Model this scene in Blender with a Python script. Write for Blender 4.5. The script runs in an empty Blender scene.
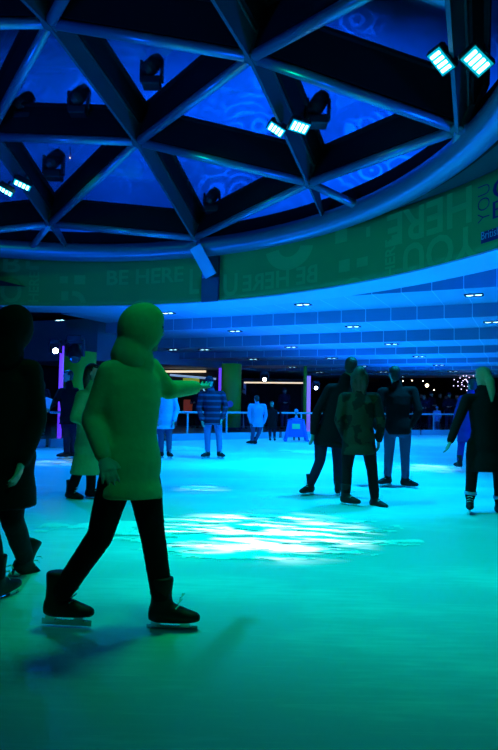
import bpy, bmesh, math, random
from mathutils import Vector, Matrix, noise
random.seed(7)
C = bpy.context.scene.collection
SC = bpy.context.scene
PI = math.pi
# ------------------------------------------------------------------ camera
CAM = Vector((0, 0, 1.15))
F = 600.0
PITCH = math.atan(29 / F)
ROLL = math.radians(1.0)
cp, sp, cr, sr = math.cos(PITCH), math.sin(PITCH), math.cos(ROLL), math.sin(ROLL)
RIGHT = Vector((cr, -sp * sr, cp * sr)); UP = Vector((-sr, -sp * cr, cp * cr)); FWD = Vector((0, cp, sp))
cd = bpy.data.cameras.new('camera'); cam = bpy.data.objects.new('camera', cd); C.objects.link(cam)
cd.sensor_fit = 'VERTICAL'; cd.sensor_height = 36.0; cd.lens = 36.0 * F / 750; cd.clip_end = 200
cam.matrix_world = Matrix(((RIGHT.x, UP.x, -FWD.x, 0), (RIGHT.y, UP.y, -FWD.y, 0), (RIGHT.z, UP.z, -FWD.z, 1.15), (0, 0, 0, 1)))
SC.camera = cam
# ------------------------------------------------------------------ world, exposure
w = bpy.data.worlds.new('night'); SC.world = w; w.use_nodes = True
w.node_tree.nodes['Background'].inputs[0].default_value = (0.0, 0.03, 0.12, 1)
w.node_tree.nodes['Background'].inputs[1].default_value = 0.05
SC.view_settings.view_transform = 'Standard'; SC.view_settings.look = 'None'
SC.view_settings.exposure = 0.0; SC.view_settings.gamma = 1.0
SC.view_settings.use_curve_mapping = False

def lamp(name, typ, loc, energy, color, target=None, size=60, blend=.6, radius=.15, gobo=None):
    l = bpy.data.lights.new(name, typ); l.energy = energy; l.color = color
    o = bpy.data.objects.new(name, l); C.objects.link(o); o.location = loc
    if typ == 'SPOT':
        l.spot_size = math.radians(size); l.spot_blend = blend; l.shadow_soft_size = radius
    elif typ == 'POINT': l.shadow_soft_size = radius
    elif typ == 'AREA': l.shape = 'DISK'; l.size = radius
    if target is not None:
        o.rotation_euler = (Vector(target) - Vector(loc)).to_track_quat('-Z', 'Y').to_euler()
    if gobo and gobo[0] == 'streak':
        l.use_nodes = True; nt = l.node_tree; N = nt.nodes; L = nt.links; em = N['Emission']
        tc = N.new('ShaderNodeTexCoord'); mp = N.new('ShaderNodeMapping'); mp.inputs['Scale'].default_value = (9, 38, 1); mp.inputs['Rotation'].default_value = (0, 0, .10)
        n1 = N.new('ShaderNodeTexNoise'); n1.inputs['Scale'].default_value = 1.0; n1.inputs['Detail'].default_value = 6; n1.inputs['Distortion'].default_value = .5
        r = N.new('ShaderNodeValToRGB'); r.color_ramp.elements[0].position = .485; r.color_ramp.elements[1].position = .59
        L.new(tc.outputs['Normal'], mp.inputs[0]); L.new(mp.outputs[0], n1.inputs['Vector']); L.new(n1.outputs['Fac'], r.inputs[0]); L.new(r.outputs[0], em.inputs['Strength'])
    elif gobo:
        l.use_nodes = True; nt = l.node_tree; N = nt.nodes; L = nt.links
        em = N['Emission']
        tc = N.new('ShaderNodeTexCoord'); mp = N.new('ShaderNodeMapping'); mp.inputs['Scale'].default_value = (gobo[0],) * 3
        mp.inputs['Location'].default_value = (gobo[2], gobo[2] * .7, gobo[2] * 1.3)
        n1 = N.new('ShaderNodeTexNoise'); n1.inputs['Scale'].default_value = .75; n1.inputs['Detail'].default_value = 1
        n2 = N.new('ShaderNodeTexNoise'); n2.inputs['Scale'].default_value = 1.6; n2.inputs['Detail'].default_value = 2
        vo = N.new('ShaderNodeTexVoronoi'); vo.inputs['Scale'].default_value = 1.5
        v1 = N.new('ShaderNodeMath'); v1.operation = 'MULTIPLY_ADD'; v1.inputs[1].default_value = 26
        v0 = N.new('ShaderNodeMath'); v0.operation = 'MULTIPLY'; v0.inputs[1].default_value = 14
        v2 = N.new('ShaderNodeMath'); v2.operation = 'SINE'
        cr1 = N.new('ShaderNodeValToRGB'); cr1.color_ramp.elements[0].position = .25; cr1.color_ramp.elements[1].position = .75
        cr2 = N.new('ShaderNodeValToRGB'); cr2.color_ramp.elements[0].position = .50; cr2.color_ramp.elements[1].position = .62
        mu = N.new('ShaderNodeMath'); mu.operation = 'MULTIPLY'
        ma = N.new('ShaderNodeMath'); ma.operation = 'MULTIPLY_ADD'; ma.inputs[1].default_value = gobo[1]; ma.inputs[2].default_value = .75
        for x_ in (n1, n2, vo): L.new(mp.outputs[0], x_.inputs['Vector'])
        L.new(tc.outputs['Normal'], mp.inputs[0]); L.new(n2.outputs['Fac'], v0.inputs[0]); L.new(vo.outputs['Distance'], v1.inputs[0]); L.new(v0.outputs[0], v1.inputs[2])
        L.new(v1.outputs[0], v2.inputs[0]); L.new(v2.outputs[0], cr1.inputs[0]); L.new(n1.outputs['Fac'], cr2.inputs[0])
        L.new(cr1.outputs[0], mu.inputs[0]); L.new(cr2.outputs[0], mu.inputs[1]); L.new(mu.outputs[0], ma.inputs[0])
        L.new(ma.outputs[0], em.inputs['Strength'])
    return o
BLUE = (0, .11, 1); CYAN = (0, .62, 1); GREEN = (0, .8, .38)
# rink floods (on the dome struts, pointing at the ice)
lamp('flood_light_beam', 'SPOT', (2.7, 8.4, 5.5), 3000, (0, .54, 1), (1.4, 9.6, 0), 80, 1.0)
lamp('flood_light_beam', 'SPOT', (.5, 11.3, 5.2), 2800, (0, .45, 1), (.8, 12.8, 0), 88, 1.0)
lamp('flood_light_beam', 'SPOT', (-5.2, 13.5, 5.0), 2300, (0, .22, 1), (-3.6, 11.2, 0), 85, 1.0)
lamp('flood_light_beam', 'SPOT', (-1.5, 6.0, 6.4), 1800, (0, .66, .9), (.7, 5.7, 0), 56, 1.0)
# white pattern spot on the ice
lamp('white_spot_beam', 'SPOT', (.35, 6.9, 6.3), 6800, (.7, 1, 1), (.16, 5.5, 0), 20, .8, .02, ('streak',))
for p_, t_, e_, a_ in (((3.0, 10.4, 5.3), (3.4, 11.3, 0), 1500, 15), ((-3.4, 10.2, 6.0), (-3.3, 11.3, 0), 1500, 16), ((-.6, 9.2, 6.2), (-.6, 8.1, 0), 900, 8)):
    lamp('white_spot_beam', 'SPOT', p_, e_, (.6, 1, 1), t_, a_, .8, .02, ('streak',))  # added narrow spots that whiten the glint streaks, no fixtures there
# green wash over the near ice from inside the dome
lamp('green_wash_beam', 'SPOT', (.2, 4.6, 5.9), 860, (0, .85, .22), (.9, 4.8, 0), 68, 1.0, .6)
lamp('green_side_beam', 'SPOT', (-1.4, 5.2, 6.0), 300, (0, .9, .34), (-1.5, 5.6, 0), 44, .8)
lamp('green_side_beam', 'SPOT', (1.0, .8, 5.4), 190, (0, .85, .42), (-.68, 3.2, 1.35), 24, .9)  # added side fill on the nearest green skater, no fixture there
# small green spots inside the dome on the banner
for a_, e_ in ((8, 26), (45, 34), (80, 34), (115, 34)):
    a_ = math.radians(a_); c_, s_ = math.cos(a_), math.sin(a_)
    lamp('green_banner_beam', 'SPOT', (-4.98 + 4.6 * c_, 8.78 + 4.6 * s_, 6.35), e_, (0, 1, .45), (-4.98 + 9.1 * c_, 8.78 + 9.1 * s_, 4.3), 100, .9, .05)
# downlights in the stepped ceiling
for p in ((2.5, 15.5, 3.8), (-3.2, 17.0, 3.8), (.8, 17.0, 3.6), (4.6, 17.2, 3.6), (-1.0, 19.3, 3.3), (2.8, 19.2, 3.3), (6.5, 19.5, 3.2), (4.6, 21.7, 2.95), (8.5, 22, 2.95)):
    lamp('downlight_beam', 'SPOT', p, 290, (0, .42, 1), (p[0], p[1], 0), 130, .8, .08)
# added blue uplights without fixtures, washing the ceiling and the underside of the dome
for p, e in (((-5.5, 14.6, .9), 260), ((-1.5, 18.3, .9), 460), ((2.5, 20.8, .9), 560), ((6.5, 23.2, .9), 640)):
    lamp('added_blue_uplight', 'SPOT', p, e, BLUE, (p[0] * .8 + .6, p[1] - 1.5, 6), 165, .7, .2)
lamp('added_blue_uplight', 'SPOT', (7.5, 8.0, 1.0), 2300, (0, .09, 1), (1.5, 13.5, 5.2), 90, .8, .2)
lamp('added_blue_uplight', 'SPOT', (-7, 6.0, 1.0), 1700, (0, .09, 1), (-2, 12.5, 6), 90, .8, .2)
# projectors outside the dome, throwing blue light and swirls on the tent
lamp('tent_projector_beam', 'SPOT', (2.5, 19.5, 6.2), 19000, (0, .09, 1), (3, 32, 11), 130, .8, .02, (5, 1.6, 3.1))
lamp('tent_projector_beam', 'SPOT', (-6, 20.5, 6.2), 6500, (0, .10, 1), (-7, 30, 11), 125, .8, .02, (5, 1.2, 8.4))

def ray(px, py):
    u = (px - 249) / F; v = (375 - py) / F
    return RIGHT * u + UP * v + FWD
def at(px, py, Y):
    d = ray(px, py); return CAM + d * (Y / d.y)
def atz(px, py, z):
    d = ray(px, py); return CAM + d * ((z - 1.15) / d.z)
def proj(P):
    d = P - CAM; f = d.dot(FWD)
    return 249 + F * d.dot(RIGHT) / f, 375 - F * d.dot(UP) / f

# ------------------------------------------------------------------ materials
def mat(name, col, rough=.6, metal=0, emit=None, es=0, var=.12, scale=8, bump=0, spec=.5):
    m = bpy.data.materials.new(name); m.use_nodes = True; nt = m.node_tree; N = nt.nodes; L = nt.links
    b = N['Principled BSDF']
    b.inputs['Roughness'].default_value = rough; b.inputs['Metallic'].default_value = metal
    b.inputs['Specular IOR Level'].default_value = spec
    tc = N.new('ShaderNodeTexCoord'); n = N.new('ShaderNodeTexNoise'); n.inputs['Scale'].default_value = scale; n.inputs['Detail'].default_value = 4
    mx = N.new('ShaderNodeMix'); mx.data_type = 'RGBA'
    mx.inputs[6].default_value = (*[c * (1 - var) for c in col], 1); mx.inputs[7].default_value = (*[min(1, c * (1 + var)) for c in col], 1)
    L.new(tc.outputs['Object'], n.inputs['Vector']); L.new(n.outputs['Fac'], mx.inputs[0]); L.new(mx.outputs[2], b.inputs['Base Color'])
    if bump:
        bp = N.new('ShaderNodeBump'); bp.inputs['Strength'].default_value = bump; bp.inputs['Distance'].default_value = .02
        L.new(n.outputs['Fac'], bp.inputs['Height']); L.new(bp.outputs[0], b.inputs['Normal'])
    if emit:
        b.inputs['Emission Color'].default_value = (*emit, 1); b.inputs['Emission Strength'].default_value = es
    return m
M = {}
M['steel'] = mat('painted_steel', (.22, .25, .30), .32, .5, var=.06)
M['web'] = mat('dark_steel_web', (.006, .007, .009), .75, 0, spec=.15)
M['plate'] = mat('steel_plate', (.05, .085, .09), .5, .3)
M['black'] = mat('black_metal', (.012, .012, .014), .5)
M['dark'] = mat('dark_wall', (.012, .012, .014), .8)
M['tent'] = mat('tent_fabric', (.62, .64, .68), .9, var=.05, scale=.6)
M['grnpost'] = mat('green_column_paint', (.16, .60, .03), .45, var=.05)
M['rail'] = mat('painted_rail', (.45, .55, .65), .4, .2)
M['board'] = mat('kick_board', (.38, .52, .70), .5, var=.05)
M['skin'] = mat('skin', (.50, .30, .22), .55, var=.08)
M['hairdark'] = mat('dark_hair', (.02, .014, .01), .55, bump=.5, scale=60)
M['hairbrown'] = mat('brown_hair', (.014, .012, .007), .55, bump=.5, scale=60)
M['blonde'] = mat('blonde_hair', (.30, .27, .14), .5, bump=.6, scale=60)
M['cblack'] = mat('black_cloth', (.006, .006, .008), .9, bump=.2, scale=25, spec=.12)
M['cnavy'] = mat('navy_cloth', (.010, .014, .035), .9, bump=.2, scale=25, spec=.12)
M['cpale'] = mat('pale_blue_cloth', (.25, .38, .70), .85, bump=.2, scale=25, spec=.12)
M['cblue'] = mat('blue_coat_cloth', (.03, .022, .18), .85, bump=.2, scale=25, spec=.12)
M['cgreen'] = mat('green_cloth', (.12, .42, .17), .85, bump=.2, scale=25, spec=.12)
M['colive'] = mat('olive_cloth', (.10, .22, .09), .85, bump=.3, scale=25)
M['jean'] = mat('denim', (.035, .06, .15), .9, bump=.3, scale=40)
M['jeanlight'] = mat('light_denim', (.08, .14, .36), .85, bump=.3, scale=40)
M['boot'] = mat('skate_boot', (.008, .008, .01), .55, spec=.2)
M['blade'] = mat('skate_blade', (.6, .62, .65), .25, 1.0)
M['eye'] = mat('eye', (.03, .03, .03), .2)
M['white'] = mat('white_paper', (.8, .8, .8), .6)
M['bluepl'] = mat('blue_plastic', (.03, .14, .62), .4, var=.05)
M['stick'] = mat('green_sticker', (.15, .75, .35), .5)
M['led'] = mat('flood_led', (.8, 1, 1), .3, emit=(.25, .95, 1), es=9)
M['ledglass'] = mat('flood_glass', (.05, .3, .35), .2, emit=(0, .75, .9), es=.45)
M['down'] = mat('downlight_lamp', (1, 1, 1), .3, emit=(.35, .8, 1), es=6)
M['violet'] = mat('violet_tube', (.4, .2, .9), .4, emit=(.14, .03, .9), es=1.1)
M['pinkv'] = mat('pink_tube', (.5, .3, .9), .4, emit=(.25, .16, .9), es=.8)
M['lens'] = mat('lit_lens', (1, 1, 1), .2, emit=(.65, .8, 1), es=14)
M['strip'] = mat('strip_light', (1, .9, .7), .4, emit=(1, .78, .5), es=1.0)
M['strip2'] = mat('cool_strip_light', (.8, .9, 1), .4, emit=(.2, .35, .6), es=.8)
M['warm'] = mat('warm_bulb', (1, .8, .5), .4, emit=(1, .75, .45), es=6)
M['fairy'] = mat('fairy_bulb', (1, .8, 1), .4, emit=(.75, .6, 1), es=2.5)
M['signy'] = mat('yellow_sign', (.5, .5, .1), .4, emit=(.16, .20, .01), es=1.0)
M['letter'] = mat('white_letter', (.8, .9, 1), .4, emit=(.25, .55, .8), es=.9)
M['redlit'] = mat('red_lit_panel', (.6, .1, .05), .5, emit=(.35, .05, .02), es=.22)
M['orange'] = mat('orange_panel', (.6, .22, .05), .5, emit=(.30, .08, .02), es=.35)
M['white_trim'] = mat('white_trim_paint', (.6, .66, .7), .5)
M['floor2'] = mat('concourse_floor', (.05, .06, .08), .5, spec=.3)
M['foliage'] = mat('dark_needles', (.01, .03, .015), .9, bump=.6, scale=40)

def grid_mat(name, col, line, R, sx, sy, lw, rough=.7):
    """panels with thin joints, in world metres along the rows of the ceiling"""
    m = bpy.data.materials.new(name); m.use_nodes = True; nt = m.node_tree; N = nt.nodes; L = nt.links
    b = N['Principled BSDF']; b.inputs['Roughness'].default_value = rough
    tc = N.new('ShaderNodeTexCoord'); mp = N.new('ShaderNodeMapping'); mp.vector_type = 'POINT'
    mp.inputs['Rotation'].default_value = (0, 0, R)
    L.new(tc.outputs['Object'], mp.inputs[0])
    sx_ = N.new('ShaderNodeSeparateXYZ'); L.new(mp.outputs[0], sx_.inputs[0])
    md = N.new('ShaderNodeMath'); md.operation = 'PINGPONG'; md.inputs[1].default_value = sx / 2; L.new(sx_.outputs[0], md.inputs[0])
    lt = N.new('ShaderNodeMath'); lt.operation = 'LESS_THAN'; lt.inputs[1].default_value = lw; L.new(md.outputs[0], lt.inputs[0])
    n = N.new('ShaderNodeTexNoise'); n.inputs['Scale'].default_value = .8; L.new(tc.outputs['Object'], n.inputs['Vector'])
    mx0 = N.new('ShaderNodeMix'); mx0.data_type = 'RGBA'; mx0.inputs[6].default_value = (*[c * .9 for c in col], 1); mx0.inputs[7].default_value = (*col, 1)
    L.new(n.outputs['Fac'], mx0.inputs[0])
    mx = N.new('ShaderNodeMix'); mx.data_type = 'RGBA'; mx.inputs[7].default_value = (*line, 1)
    L.new(mx0.outputs[2], mx.inputs[6]); L.new(lt.outputs[0], mx.inputs[0]); L.new(mx.outputs[2], b.inputs['Base Color'])
    return m

def ice_mat():
    m = bpy.data.materials.new('scraped_ice'); m.use_nodes = True; nt = m.node_tree; N = nt.nodes; L = nt.links
    b = N['Principled BSDF']; tc = N.new('ShaderNodeTexCoord')
    def nz(sc, rot, scale, det, dist=0):
        mp = N.new('ShaderNodeMapping'); mp.inputs['Scale'].default_value = sc; mp.inputs['Rotation'].default_value = (0, 0, rot)
        n = N.new('ShaderNodeTexNoise'); n.inputs['Scale'].default_value = scale; n.inputs['Detail'].default_value = det; n.inputs['Distortion'].default_value = dist
        L.new(tc.outputs['Object'], mp.inputs[0]); L.new(mp.outputs[0], n.inputs['Vector']); return n
    big = nz((.35, 1.0, 1), .12, 1.1, 8, .6)
    fine = nz((1.2, 9, 1), .25, 3.0, 6)
    scr = nz((1.0, 28, 1), -.5, 2.2, 3)
    cr_ = N.new('ShaderNodeValToRGB'); cr_.color_ramp.elements[0].position = .50; cr_.color_ramp.elements[1].position = .62
    add = N.new('ShaderNodeMath'); add.operation = 'MULTIPLY_ADD'; add.inputs[1].default_value = .35
    L.new(fine.outputs['Fac'], add.inputs[0]); 
    sub = N.new('ShaderNodeMath'); sub.operation = 'MULTIPLY'; sub.inputs[1].default_value = .68
    L.new(big.outputs['Fac'], sub.inputs[0]); L.new(sub.outputs[0], add.inputs[2]); L.new(add.outputs[0], cr_.inputs[0])
    mx = N.new('ShaderNodeMix'); mx.data_type = 'RGBA'
    mx.inputs[6].default_value = (.50, .62, .66, 1); mx.inputs[7].default_value = (.66, .76, .80, 1)
    L.new(cr_.outputs[0], mx.inputs[0]); 
    cr2 = N.new('ShaderNodeValToRGB'); cr2.color_ramp.elements[0].position = .62; cr2.color_ramp.elements[1].position = .72
    L.new(scr.outputs['Fac'], cr2.inputs[0])
    mx2 = N.new('ShaderNodeMix'); mx2.data_type = 'RGBA'; mx2.inputs[7].default_value = (.7, .8, .82, 1)
    ml = N.new('ShaderNodeMath'); ml.operation = 'MULTIPLY'; ml.inputs[1].default_value = .5
    L.new(cr2.outputs[0], ml.inputs[0]); L.new(ml.outputs[0], mx2.inputs[0]); L.new(mx.outputs[2], mx2.inputs[6]); L.new(mx2.outputs[2], b.inputs['Base Color'])
    rr = N.new('ShaderNodeMapRange'); rr.inputs['To Min'].default_value = .38; rr.inputs['To Max'].default_value = .75
    L.new(cr_.outputs[0], rr.inputs[0]); L.new(rr.outputs[0], b.inputs['Roughness'])
    b.inputs['Specular IOR Level'].default_value = .35
    bp = N.new('ShaderNodeBump'); bp.inputs['Strength'].default_value = .2; bp.inputs['Distance'].default_value = .006
    L.new(add.outputs[0], bp.inputs['Height']); L.new(bp.outputs[0], b.inputs['Normal'])
    return m
M['ice'] = ice_mat()

def glass_mat():
    m = bpy.data.materials.new('dome_glass'); m.use_nodes = True; nt = m.node_tree; N = nt.nodes; L = nt.links
    N.remove(N['Principled BSDF']); out = N['Material Output']
    t = N.new('ShaderNodeBsdfTransparent'); t.inputs[0].default_value = (.88, .93, .97, 1)
    g = N.new('ShaderNodeBsdfGlossy'); g.inputs['Roughness'].default_value = .05
    fr = N.new('ShaderNodeFresnel'); fr.inputs[0].default_value = 1.4
    ml = N.new('ShaderNodeMath'); ml.operation = 'MULTIPLY'; ml.inputs[1].default_value = .6
    mx = N.new('ShaderNodeMixShader'); L.new(fr.outputs[0], ml.inputs[0]); L.new(ml.outputs[0], mx.inputs[0]); L.new(t.outputs[0], mx.inputs[1]); L.new(g.outputs[0], mx.inputs[2])
    L.new(mx.outputs[0], out.inputs[0]); return m
M['glass'] = glass_mat()

def stripe_mat(name, a, b_, scale):
    m = bpy.data.materials.new(name); m.use_nodes = True; nt = m.node_tree; N = nt.nodes; L = nt.links
    b = N['Principled BSDF']; b.inputs['Roughness'].default_value = .9; b.inputs['Specular IOR Level'].default_value = .12
    tc = N.new('ShaderNodeTexCoord'); s = N.new('ShaderNodeSeparateXYZ'); L.new(tc.outputs['Object'], s.inputs[0])
    md = N.new('ShaderNodeMath'); md.operation = 'PINGPONG'; md.inputs[1].default_value = scale; L.new(s.outputs[2], md.inputs[0])
    lt = N.new('ShaderNodeMath'); lt.operation = 'LESS_THAN'; lt.inputs[1].default_value = scale * .35; L.new(md.outputs[0], lt.inputs[0])
    mx = N.new('ShaderNodeMix'); mx.data_type = 'RGBA'; mx.inputs[6].default_value = (*a, 1); mx.inputs[7].default_value = (*b_, 1)
    L.new(lt.outputs[0], mx.inputs[0]); L.new(mx.outputs[2], b.inputs['Base Color']); return m
M['striped'] = stripe_mat('striped_jumper', (.010, .014, .04), (.03, .045, .12), .06)
def camo_mat():
    m = bpy.data.materials.new('camouflage_cloth'); m.use_nodes = True; nt = m.node_tree; N = nt.nodes; L = nt.links
    b = N['Principled BSDF']; b.inputs['Roughness'].default_value = .9; b.inputs['Specular IOR Level'].default_value = .12
    tc = N.new('ShaderNodeTexCoord'); n = N.new('ShaderNodeTexNoise'); n.inputs['Scale'].default_value = 7; n.inputs['Detail'].default_value = 2
    r = N.new('ShaderNodeValToRGB'); r.color_ramp.interpolation = 'CONSTANT'
    r.color_ramp.elements[0].color = (.006, .009, .008, 1); r.color_ramp.elements[1].position = .5; r.color_ramp.elements[1].color = (.014, .026, .016, 1)
    e = r.color_ramp.elements.new(.6); e.color = (.013, .024, .016, 1)
    L.new(tc.outputs['Object'], n.inputs['Vector']); L.new(n.outputs['Fac'], r.inputs[0]); L.new(r.outputs[0], b.inputs['Base Color']); return m
M['camo'] = camo_mat()

# ------------------------------------------------------------------ mesh helpers
def new_mesh(name, bm, m, smooth=False):
    bmesh.ops.recalc_face_normals(bm, faces=bm.faces)
    me = bpy.data.meshes.new(name); bm.to_mesh(me); bm.free()
    if smooth:
        for p in me.polygons: p.use_smooth = True
    if m: me.materials.append(m)
    return me
def link(name, me, parent=None):
    o = bpy.data.objects.new(name, me); C.objects.link(o)
    if parent is not None:
        o.parent = parent; o.matrix_parent_inverse = parent_world(parent).inverted()
    return o
def parent_world(p):
    mw = Matrix.LocRotScale(p.location, p.rotation_euler, p.scale)
    if p.parent: mw = parent_world(p.parent) @ p.matrix_parent_inverse @ mw
    return mw
def obj(name, bm, m, parent=None, smooth=False):
    return link(name, new_mesh(name, bm, m, smooth), parent)
def tag(o, label=None, cat=None, group=None, kind=None):
    if label: o['label'] = label
    if cat: o['category'] = cat
    if group: o['group'] = group
    if kind: o['kind'] = kind
    return o
def thing(name, label, cat, loc=(0, 0, 0), rz=0, group=None):
    o = bpy.data.objects.new(name, None); C.objects.link(o); o.location = loc; o.rotation_euler = (0, 0, rz); o.empty_display_size = .1
    return tag(o, label, cat, group)
def struct(name, bm, m, smooth=False):
    return tag(obj(name, bm, m, None, smooth), kind='structure')
def box(bm, c, s, R=None):
    M4 = Matrix.Translation(Vector(c)) @ ((R.to_4x4() if R else Matrix.Identity(4))) @ Matrix.Diagonal((*s, 1))
    return bmesh.ops.create_cube(bm, size=1, matrix=M4)['verts']
def rbox(bm, c, s, bev=.01, R=None):
    vs = box(bm, c, s, R); es = list({e for v in vs for e in v.link_edges})
    bmesh.ops.bevel(bm, geom=es, offset=bev, segments=2, affect='EDGES', profile=.5)
def frame(d, up=Vector((0, 0, 1))):
    d = d.normalized(); x = d.cross(up)
    if x.length < 1e-4: x = d.cross(Vector((0, 1, 0)))
    x.normalize(); return x, x.cross(d).normalized(), d
def loft(bm, secs, n=20, cap=True):
    """secs: (centre, vector u, vector v)"""
    rings = []
    for c, u, v in secs:
        rings.append([bm.verts.new(c + u * math.cos(2 * PI * i / n) + v * math.sin(2 * PI * i / n)) for i in range(n)])
    for a, b in zip(rings, rings[1:]):
        for i in range(n): bm.faces.new((a[i], a[(i + 1) % n], b[(i + 1) % n], b[i]))
    if cap: bm.faces.new(rings[0][::-1]); bm.faces.new(rings[-1])
def tube(bm, pts, radii, n=12, cap=True):
    if not isinstance(radii, (list, tuple)): radii = [radii] * len(pts)
    secs = []
    x0 = None
    for i, p in enumerate(pts):
        d = (pts[min(i + 1, len(pts) - 1)] - pts[max(i - 1, 0)]).normalized()
        if x0 is None: x, y, _ = frame(d)
        else:
            x = (x0 - d * x0.dot(d)).normalized(); y = x.cross(d)
        x0 = x; secs.append((Vector(p), x * radii[i], y * radii[i]))
    loft(bm, secs, n, cap)
def ball(bm, c, r, s=(1, 1, 1), sub=2, R=None):
    M4 = Matrix.Translation(Vector(c)) @ ((R.to_4x4() if R else Matrix.Identity(4))) @ Matrix.Diagonal((s[0] * r, s[1] * r, s[2] * r, 1))
    bmesh.ops.create_icosphere(bm, subdivisions=sub, radius=1, matrix=M4)
def capsules(bm, pts, radii, n=12):
    for a, b, ra, rb in zip(pts, pts[1:], radii, radii[1:]):
        x, y, _ = frame(b - a)
        loft(bm, [(a, x * ra, y * ra), (b, x * rb, y * rb)], n)
    for p, r in zip(pts, radii): ball(bm, p, r * .995, sub=2)
def union(name, bm, voxel, m, parent=None, smooth_it=4, fold=0, fold_scale=.12):
    """one continuous skin over overlapping volumes"""
    bmesh.ops.recalc_face_normals(bm, faces=bm.faces)
    me = bpy.data.meshes.new('tmp'); bm.to_mesh(me); bm.free()
    o = bpy.data.objects.new('tmp', me); C.objects.link(o)
    r = o.modifiers.new('r', 'REMESH'); r.mode = 'VOXEL'; r.voxel_size = voxel; r.use_smooth_shade = True
    if smooth_it:
        s = o.modifiers.new('s', 'SMOOTH'); s.iterations = smooth_it; s.factor = .5
    dg = bpy.context.evaluated_depsgraph_get(); dg.update()
    res = bpy.data.meshes.new_from_object(o.evaluated_get(dg)); res.name = name
    bpy.data.objects.remove(o); bpy.data.meshes.remove(me)
    if fold:
        for v in res.vertices:
            p = v.co; f = noise.noise(Vector((p.x, p.y, p.z * .7)) / fold_scale / 1.6) + .5 * noise.noise(Vector((p.x, p.y, p.z * 2.2)) / fold_scale * 2.1)
            v.co = p + v.normal * (f * fold * .55)
    for p in res.polygons: p.use_smooth = True
    res.materials.clear(); res.materials.append(m)
    return link(name, res, parent)
def quad(bm, *ps): return bm.faces.new([bm.verts.new(Vector(p)) for p in ps])

# ================================================================== SETTING
# ice and floor
bm = bmesh.new(); quad(bm, (-40, -12, 0), (40, -12, 0), (40, 60, 0), (-40, 60, 0)); obj_ice = struct('floor', bm, M['ice'])
# rink edge (barrier line), world metres
EDGE = [Vector(p) for p in ((-14, 8.5, 0), (-9, 11.6, 0), (-4.9, 14.75, 0), (-2.5, 18.05, 0), (1.1, 20.75, 0), (4.1, 22.8, 0), (7.1, 24.8, 0), (13, 27.5, 0), (20, 28.5, 0))]
bm = bmesh.new()
for a, b in zip(EDGE, EDGE[1:]):
    vs = [(a.x, a.y + .12, .0), (b.x, b.y + .12, .0), (b.x, 58, .0), (a.x, 58, .0)]
    lo = [bm.verts.new((x, y, .004)) for x, y, z in vs]; hi = [bm.verts.new((x, y, .05)) for x, y, z in vs]
    bm.faces.new(hi); bm.faces.new(lo[::-1])
    for i in range(4): bm.faces.new((lo[i], lo[(i + 1) % 4], hi[(i + 1) % 4], hi[i]))
struct('floor_concourse', bm, M['floor2'])
# far and side walls, dark
bm = bmesh.new(); box(bm, (0, 40, 3), (60, .3, 6)); struct('wall_far', bm, M['dark'])
bm = bmesh.new(); box(bm, (-20, 22, 3), (.3, 50, 6)); struct('wall_left', bm, M['dark'])
bm = bmesh.new(); box(bm, (24, 22, 3), (.3, 50, 6)); struct('wall_right', bm, M['dark'])

# ------------------------------------------------------------------ ring, band
HR = 4.35; RC = Vector((-1.144 * HR, 2.019 * HR)); RR = 1.979 * HR
HB = 2.85; BC = Vector((-2.405 * HB, 2.106 * HB)); BR = 4.291 * HB
Z1 = 1.15 + HB
def ring_pt(th, dr=0, z=0): return Vector((RC.x + (RR + dr) * math.cos(th), RC.y + (RR + dr) * math.sin(th), 1.15 + HR + z))
def bot_pt(th, extra=0, z=Z1):
    d = Vector((math.cos(th), math.sin(th))); o = RC - BC
    b = o.dot(d); c = o.dot(o) - BR * BR; t = -b + math.sqrt(b * b - c) + extra
    return Vector((RC.x + d.x * t, RC.y + d.y * t, z))
def band_pt(th, t, off=0):
    return bot_pt(th, -off, Z1 + (1.15 + HR - .03 - Z1) * t)
# dome sphere-ish surface
RISE = 2.0
def dome_z(x, y):
    r2 = ((x - RC.x) ** 2 + (y - RC.y) ** 2) / RR ** 2
    return 1.15 + HR + RISE * (1 - r2)
def on_dome(px, py):
    d = ray(px, py); t = 2.0; prev = None
    lo = None
    while t < 45:
        p = CAM + d * t; g = p.z - dome_z(p.x, p.y)
        if prev is not None and g > 0 and prev <= 0: lo = t - .02; break
        prev = g; t += .02
    a, b = lo, t
    for _ in range(30):
        mth = (a + b) / 2; p = CAM + d * mth
        if p.z > dome_z(p.x, p.y): b = mth
        else: a = mth
    return CAM + d * a
def drop(x, y): return Vector((x, y, dome_z(x, y)))
def dome_n(p):
    k = 2 * RISE / RR ** 2
    return Vector((k * (p.x - RC.x), k * (p.y - RC.y), 1)).normalized()
ND = {k: on_dome(*v) for k, v in dict(a=(50, 23), b=(138, 142), c=(252, 57), d=(309.5, 183), e=(459, 129), f=(50, 224), g=(195, 238)).items()}
A = ND
def lat(p, q, r): # p + (q - r), on the dome
    v = A[p] + (A[q] - A[r]); return drop(v.x, v.y)
A['h'] = lat('b', 'a', 'c')      # left of b
A['i'] = lat('a', 'a', 'c')      # left of a
A['j'] = lat('c', 'c', 'd')      # above c
A['k'] = lat('c', 'e', 'd')      # right of c
A['l'] = lat('a', 'a', 'b')      # above a
A['m'] = lat('f', 'f', 'g')      # left of f
A['n'] = lat('j', 'k', 'c'); A['o'] = lat('l', 'a', 'c'); A['p'] = lat('j', 'j', 'c'); A['q'] = lat('l', 'l', 'a')
A['r'] = lat('i', 'i', 'a'); A['s'] = lat('h', 'i', 'a')
def to_ring(px, py): # ring point whose bearing matches
    best = min((abs(proj(ring_pt(math.radians(t / 4), -.1))[0] - px) + .25 * abs(proj(ring_pt(math.radians(t / 4), -.1))[1] - py), t) for t in range(-60, 720))
    return ring_pt(math.radians(best[1] / 4), -.05, .02)
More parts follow.
